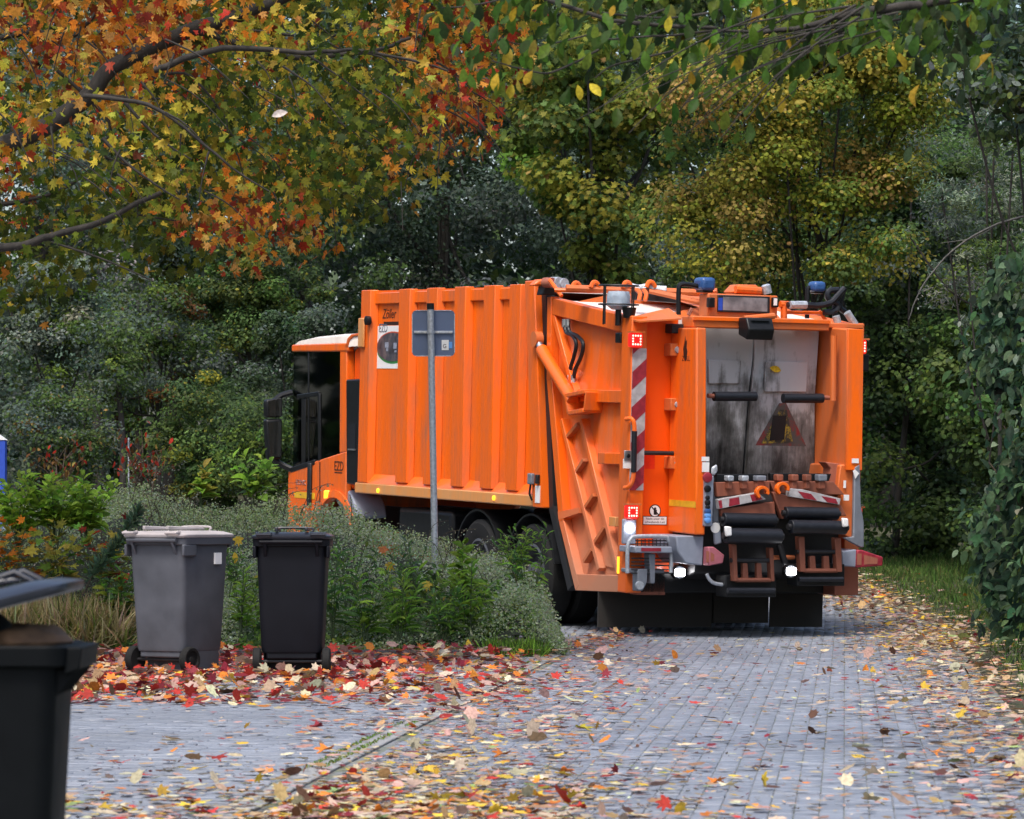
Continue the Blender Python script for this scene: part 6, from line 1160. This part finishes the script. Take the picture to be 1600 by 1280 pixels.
grass('grass_tuft', 'grass tufts along the kerb behind the bins', 900, (-3.2, -.2), (34.68, 35.0), .14, (G1, G2, YG), (2, 2, 1), 3, .5)
def verge(x, y): s, t_ = road_inv(x, y); return s-edge_s(t_)
grass('verge_grass', 'green verge grass along the right side of the lane', 110000, (2.5, 6.8), (17, 66), .15, ((.10,.20,.04), (.16,.27,.06), GM, (.22,.24,.08)), (3, 1.4, 3, 1), 4, .5, lambda x, y: np.clip((verge(x, y)-.24)*1.3, 0, 1)*(.35+.65*vnoise(np.stack([x, y, x*0], 1), 2.2, 18)), .3)
grass('clearing_grass', 'pale misty grass in the clearing beyond the hedge', 6000, (-8, -2.2), (48, 74), .30, ((.14,.18,.10), (.10,.15,.06)), (1, 1), 5, .4)
g = np.random.default_rng(8); n = 4200; s_, t_ = g.uniform(-.02, .02, n)-.14+.0, g.uniform(0, 18.6, n); s_ = np.where(g.uniform(size=n) < .6, s_+.075, s_-.0); x, y = road(s_, t_); k = vnoise(np.stack([x*0, y, y*0], 1), 1.3, 3) > .66; x, y = x[k], y[k]; n = len(x); pos = np.stack([x, y, np.full(n, .012)], 1)
tag(link('joint_moss', cloud_mesh('joint_moss', pos, g.uniform(.008, .019, n), frames(n, .6, (0, -.3, .8), r=g), 'small', LEAF_COL, pick((GM, YG, G1), n, r=g))), 'moss and tiny weeds growing in the joint of the edging', 'moss', kind='stuff')
# ------------------------------------------------------------------ fallen leaves
CREAM, PINK, TAN, YEL, ORG, RED, MAR, BRN, GRN = (.54,.46,.32), (.44,.28,.23), (.40,.26,.13), (.62,.42,.05), (.58,.19,.03), (.42,.04,.03), (.17,.02,.03), (.10,.05,.03), (.24,.32,.12)
NAMES = [('cream', CREAM), ('dusty pink', PINK), ('tan', TAN), ('yellow', YEL), ('orange', ORG), ('red', RED), ('dark maroon', MAR), ('brown', BRN), ('pale green', GRN)]
g = np.random.default_rng(123); XY, CI, RG = [], [], []
def scatter(n, fn, w_, region):
    x, y = fn(n); XY.append(np.stack([x, y], 1)); CI.append(g.choice(9, len(x), p=np.array(w_)/sum(w_))); RG.append(np.full(len(x), region))
def keepif(x, y, pr): k = g.uniform(size=len(x)) < pr; return x[k], y[k]
def nearside(n):                                          # bottom left of the lane, along the edging
    s = np.abs(g.normal(size=n))*.75*np.sign(g.normal(size=n)+.9)+.1; t_ = 1.5*g.exponential(1.6, n); x, y = road(s, t_); return x, y
def lane(n): s = g.uniform(-.1, ROAD_W, n); t_ = g.uniform(-.2, 23, n); x, y = road(s, t_); k = s < edge_s(t_)+.1; x, y = x[k], y[k]; return keepif(x, y, .25+.75*vnoise(np.stack([x, y*.5, x*0], 1), 1.8, 5))
def drive_(n): x = g.uniform(-2.6, -.6, n); y = g.uniform(16, 26, n); return keepif(x, y, .2+.6*np.clip((19.5-y)/3, 0, 1)+.3*np.clip((y-24.5), 0, 1))
def pile(n): x = g.uniform(-3.7, .1, n); y = 25.2+g.uniform(0, 1, n)**.8*9.2; return keepif(x, y, np.clip((y-25.0)/1.0, .1, 1)*np.where(x > -1.6, np.clip(1.0-(x+1.6)*.42, .2, 1), 1)*(.5+.6*vnoise(np.stack([x, y*.6, x*0], 1), 2, 15)))
def mid(n): s = g.uniform(-.9, 1.1, n); t_ = g.uniform(6.0, 18.5, n); x, y = road(s, t_); return keepif(x, y, np.clip(1.15-np.abs(s-.15)*.95, 0, 1))
def corner(n): a = g.uniform(0, 1, n); x = .1+.95*a+g.normal(size=n)*.16; y = 34.2+5.2*a+g.normal(size=n)*.5; return x, y
def right(n): t_ = g.uniform(0, 40, n); s = edge_s(t_)+.06+g.normal(size=n)*.34-np.abs(g.normal(size=n))*.2; x, y = road(s, t_); return x, y
def farr(n): t_ = g.uniform(20, 40, n); s = edge_s(t_)-.1+g.normal(size=n)*.38; x, y = road(s, t_); return x, y
scatter(3000, nearside, (5, 4, 3, 3.4, 2.4, 1.2, .6, .8, .5), 0); scatter(1550, lane, (5, 4, 2.4, .9, .9, 1.0, .7, .7, .25), 1); scatter(700, drive_, (5, 3, 2, 1.2, .8, .7, .4, .5, .2), 2)
scatter(9000, pile, (1.8, 3.4, 1.4, .5, 3.2, 5.0, 3.4, .8, .0), 3); scatter(2200, mid, (3.5, 4, 2, 1, 1.6, 2.6, 1.6, .6, .0), 1); scatter(620, corner, (3, 3, 2, .6, 2.0, 2.6, 1.0, .8, 0), 4); scatter(6500, right, (4.5, 3.6, 4, 1.0, 1.3, .9, .5, 1.4, .15), 5); scatter(3800, farr, (5, 2, 3.4, 3.2, .6, .2, .1, .8, .5), 5)
XY = np.concatenate(XY); CI = np.concatenate(CI); RG = np.concatenate(RG); n = len(XY)
k = ~((np.abs(XY[:,0]+1.375) < .3) & (np.abs(XY[:,1]-10.8) < .3)); XY, CI, RG = XY[k], CI[k], RG[k]; n = len(XY)
dn = vnoise(np.stack([XY[:,0], XY[:,1], XY[:,0]*0], 1), 1.5, 30)
lift = np.where(RG == 3, g.uniform(0, 1, n)**1.6*(.015+.012*np.clip((XY[:,1]-27)/5, 0, 1)+.06*np.clip(XY[:,1]-32.2, 0, 1)), np.where(RG >= 4, g.uniform(0, .05, n), g.uniform(0, .008, n)))
sz = np.where(RG == 3, g.uniform(.06, .12, n), g.lognormal(math.log(.060), .34, n).clip(.035, .13)); tilt_ = np.where(RG == 3, np.where(g.uniform(size=n) < .16, .55, .16), np.where(g.uniform(size=n) < .06, .55, .09))
nv = g.normal(size=(n,3))*tilt_[:,None]+np.array([0,0,1.0]); nv /= np.linalg.norm(nv, axis=1, keepdims=True); a = g.normal(size=(n,3)); a -= nv*(a*nv).sum(1, keepdims=True); a /= np.linalg.norm(a, axis=1, keepdims=True); fr = (np.cross(a, nv), a, nv)
pos = np.stack([XY[:,0], XY[:,1], gz(XY[:,0], XY[:,1])+.004+lift+sz*np.sqrt(1-nv[:,2]**2)*.42+.005], 1)
base = np.array([c for _, c in NAMES])[CI]; cols = np.clip(base*(1+g.normal(size=(n,1))*.22)*(1+g.normal(size=(n,3))*.06), .01, .85); curl = np.where(RG == 3, g.uniform(-.3, .6, n), g.uniform(-.2, .4, n))
s2 = screen(pos); seen = (s2[:,0] > (130 if False else -5)) & (s2[:,0] < 1605) & (s2[:,1] < 1285) & ~((s2[:,0] < 118) & (pos[:,1] > 10.8)); first = np.argsort(-(sz/pos[:,1])*seen*np.where(RG <= 2, 1, .9))[:300]
WHERE = {0: 'lying', 1: 'on the lane paving', 2: 'on the driveway paving', 3: 'in the leaf drift around the bins', 4: 'at the foot of the hedge corner', 5: 'along the right verge'}
SH = np.where(np.isin(CI, [3, 4, 5, 6]) & (g.uniform(size=n) < .75), 1, np.where(g.uniform(size=n) < .12, 1, 0))
def lab(o, i):
    r_ = int(RG[i]); side = ''
    band = ', front row' if pos[i,1] < 17.6 else (', near row' if pos[i,1] < 20 else ', further back')
    if r_ == 1: side = ', left third' if s2[i,0] < 900 else (', middle' if s2[i,0] < 1200 else ', right third')
    if r_ == 0: sr = road_inv(pos[i,0], pos[i,1])[0]; side = ' left of the edging strip' if sr < -.2 else (' on the edging strip' if sr < 0 else (' just right of the edging strip' if sr < .6 else ' well right of the edging strip'))
    side += band; big = 'large' if sz[i] > .09 else ('small' if sz[i] < .07 else 'medium')
    o['label'] = f"{big} {NAMES[CI[i]][0]} {'maple' if SH[i] else 'curled'} leaf {WHERE[r_]}{side}"[:150]; o['category'] = 'leaf'; o['group'] = f"{big} {NAMES[CI[i]][0]} {'maple' if SH[i] else 'curled'} leaves {WHERE[r_]}{side}"
for i in first: pass
ev, od = [i for i in first if SH[i]], [i for i in first if not SH[i]]
leaf_objects('fallen_leaf', ev, pos, sz, fr, 'maple', DRY_OBJ, cols, None, lab, (-1, 4)); leaf_objects('fallen_leaf', od, pos, sz*.95, fr, 'curl', DRY_OBJ, cols, None, lab, (.1, .8))
rest = np.setdiff1d(np.arange(n), first); h1 = rest[SH[rest] == 1]; h2 = rest[SH[rest] == 0]; V = []
for idx, kd in ((h1, 'maple'), (h2, 'curl')): tag(link('leaf_litter', cloud_mesh('leaf_litter', pos[idx], sz[idx], tuple(q[idx] for q in fr), kd, DRY_COL, cols[idx], curl=curl[idx])), {'maple': 'flat star-shaped fallen leaves strewn over lane, drift and verge', 'curl': 'curled dry fallen leaves strewn over lane, drift and verge'}[kd], 'leaf litter', kind='stuff')
n = 2600; s_ = g.uniform(-.2, ROAD_W+.3, n); t_ = g.uniform(-.2, 24, n); x, y = road(s_, t_)
x2, y2 = nearside(1800); x = np.concatenate([x, x2]); y = np.concatenate([y, y2]); n = len(x); tag(link('leaf_crumbs', cloud_mesh('leaf_crumbs', np.stack([x, y, gz(x, y)+.006], 1), g.uniform(.008, .028, n), frames(n, .25, r=g), 'curl', DRY_COL, pick((CREAM, PINK, TAN, BRN, MAR), n, (4, 3, 2, 2, 1), r=g))), 'crumbs of leaves and twigs scattered over the paving', 'leaf litter', kind='stuff')
# leaves caught elsewhere
def one_leaf(p, size, col, label, kind='maple', axis=(0, 0, -1), nrm=(0, -1, .3)):
    A = Vector(axis).normalized(); N = Vector(nrm); N = (N-A*N.dot(A)).normalized(); X = A.cross(N)
    leaf_objects('fallen_leaf', [0], np.array([tuple(p)]), [size], (np.array([tuple(X)]), np.array([tuple(A)]), np.array([tuple(N)])), kind, DRY_OBJ, np.array([col]), None, lambda o, i: tag(o, label, 'leaf'))
pl_ = TO+TF*.06+TL*R_((1212, 577), .06)[0]+TU*R_((1212, 577), .06)[1]; one_leaf(pl_, .125, (.72, .46, .03), 'yellow leaf stuck to the steel plate inside the hopper', 'oval', -TL+TU*-.25, -TF)
one_leaf(P(437, 178, 24), .095, (.55, .48, .44), 'single pale leaf falling through the air before the maple', 'oval', (1, .2, .3), (.2, -1, .4))
for (px_, py_, Z_, s_, col, lb) in ((609, 882, 35.6, .11, YEL, 'yellow leaf caught on the hedge below the sign post'), (668, 912, 35.5, .12, (.6, .45, .08), 'pale yellow leaves caught in the weeds right of the sign post'), (732, 1008, 34.7, .10, YEL, 'yellow leaf at the kerb end'), (829, 1063, 31.0, .15, (.38, .07, .02), 'rust-red leaf standing upright on the lane near the hedge corner'), (910, 1062, 31.0, .12, (.55, .10, .02), 'orange-red leaf standing on the lane beyond the rust-red one'), (1352, 1048, 31.4, .10, ORG, 'orange leaf standing upright at the right of the lane'), (1364, 1050, 31.2, .09, YEL, 'yellow leaf standing beside the orange one on the lane'), (1296, 1050, 31.3, .09, (.2, .05, .03), 'brown leaf standing upright behind the lane centre'), (1054, 1024, 34.0, .10, ORG, 'orange leaf lying far up the lane behind the lorry'), (168, 852, 36.0, .16, RED, 'crimson leaf on the weeds left of the grey bin'), (372, 842, 35.8, .12, YEL, 'yellow leaves caught above the gap between the bins'), (367, 872, 35.6, .10, YEL, 'bright yellow leaf on the hedge between the bins'), (599, 857, 36.2, .12, (.6, .2, .08), 'salmon leaf on top of the hedge below the sign')):
    one_leaf(P(px_, py_, Z_), s_, col, lb, 'maple' if s_ > .1 else 'oval', (random.uniform(-.4, .4), .1, 1 if random.random() < .5 else -1), (random.uniform(-.3, .3), -1, .4))
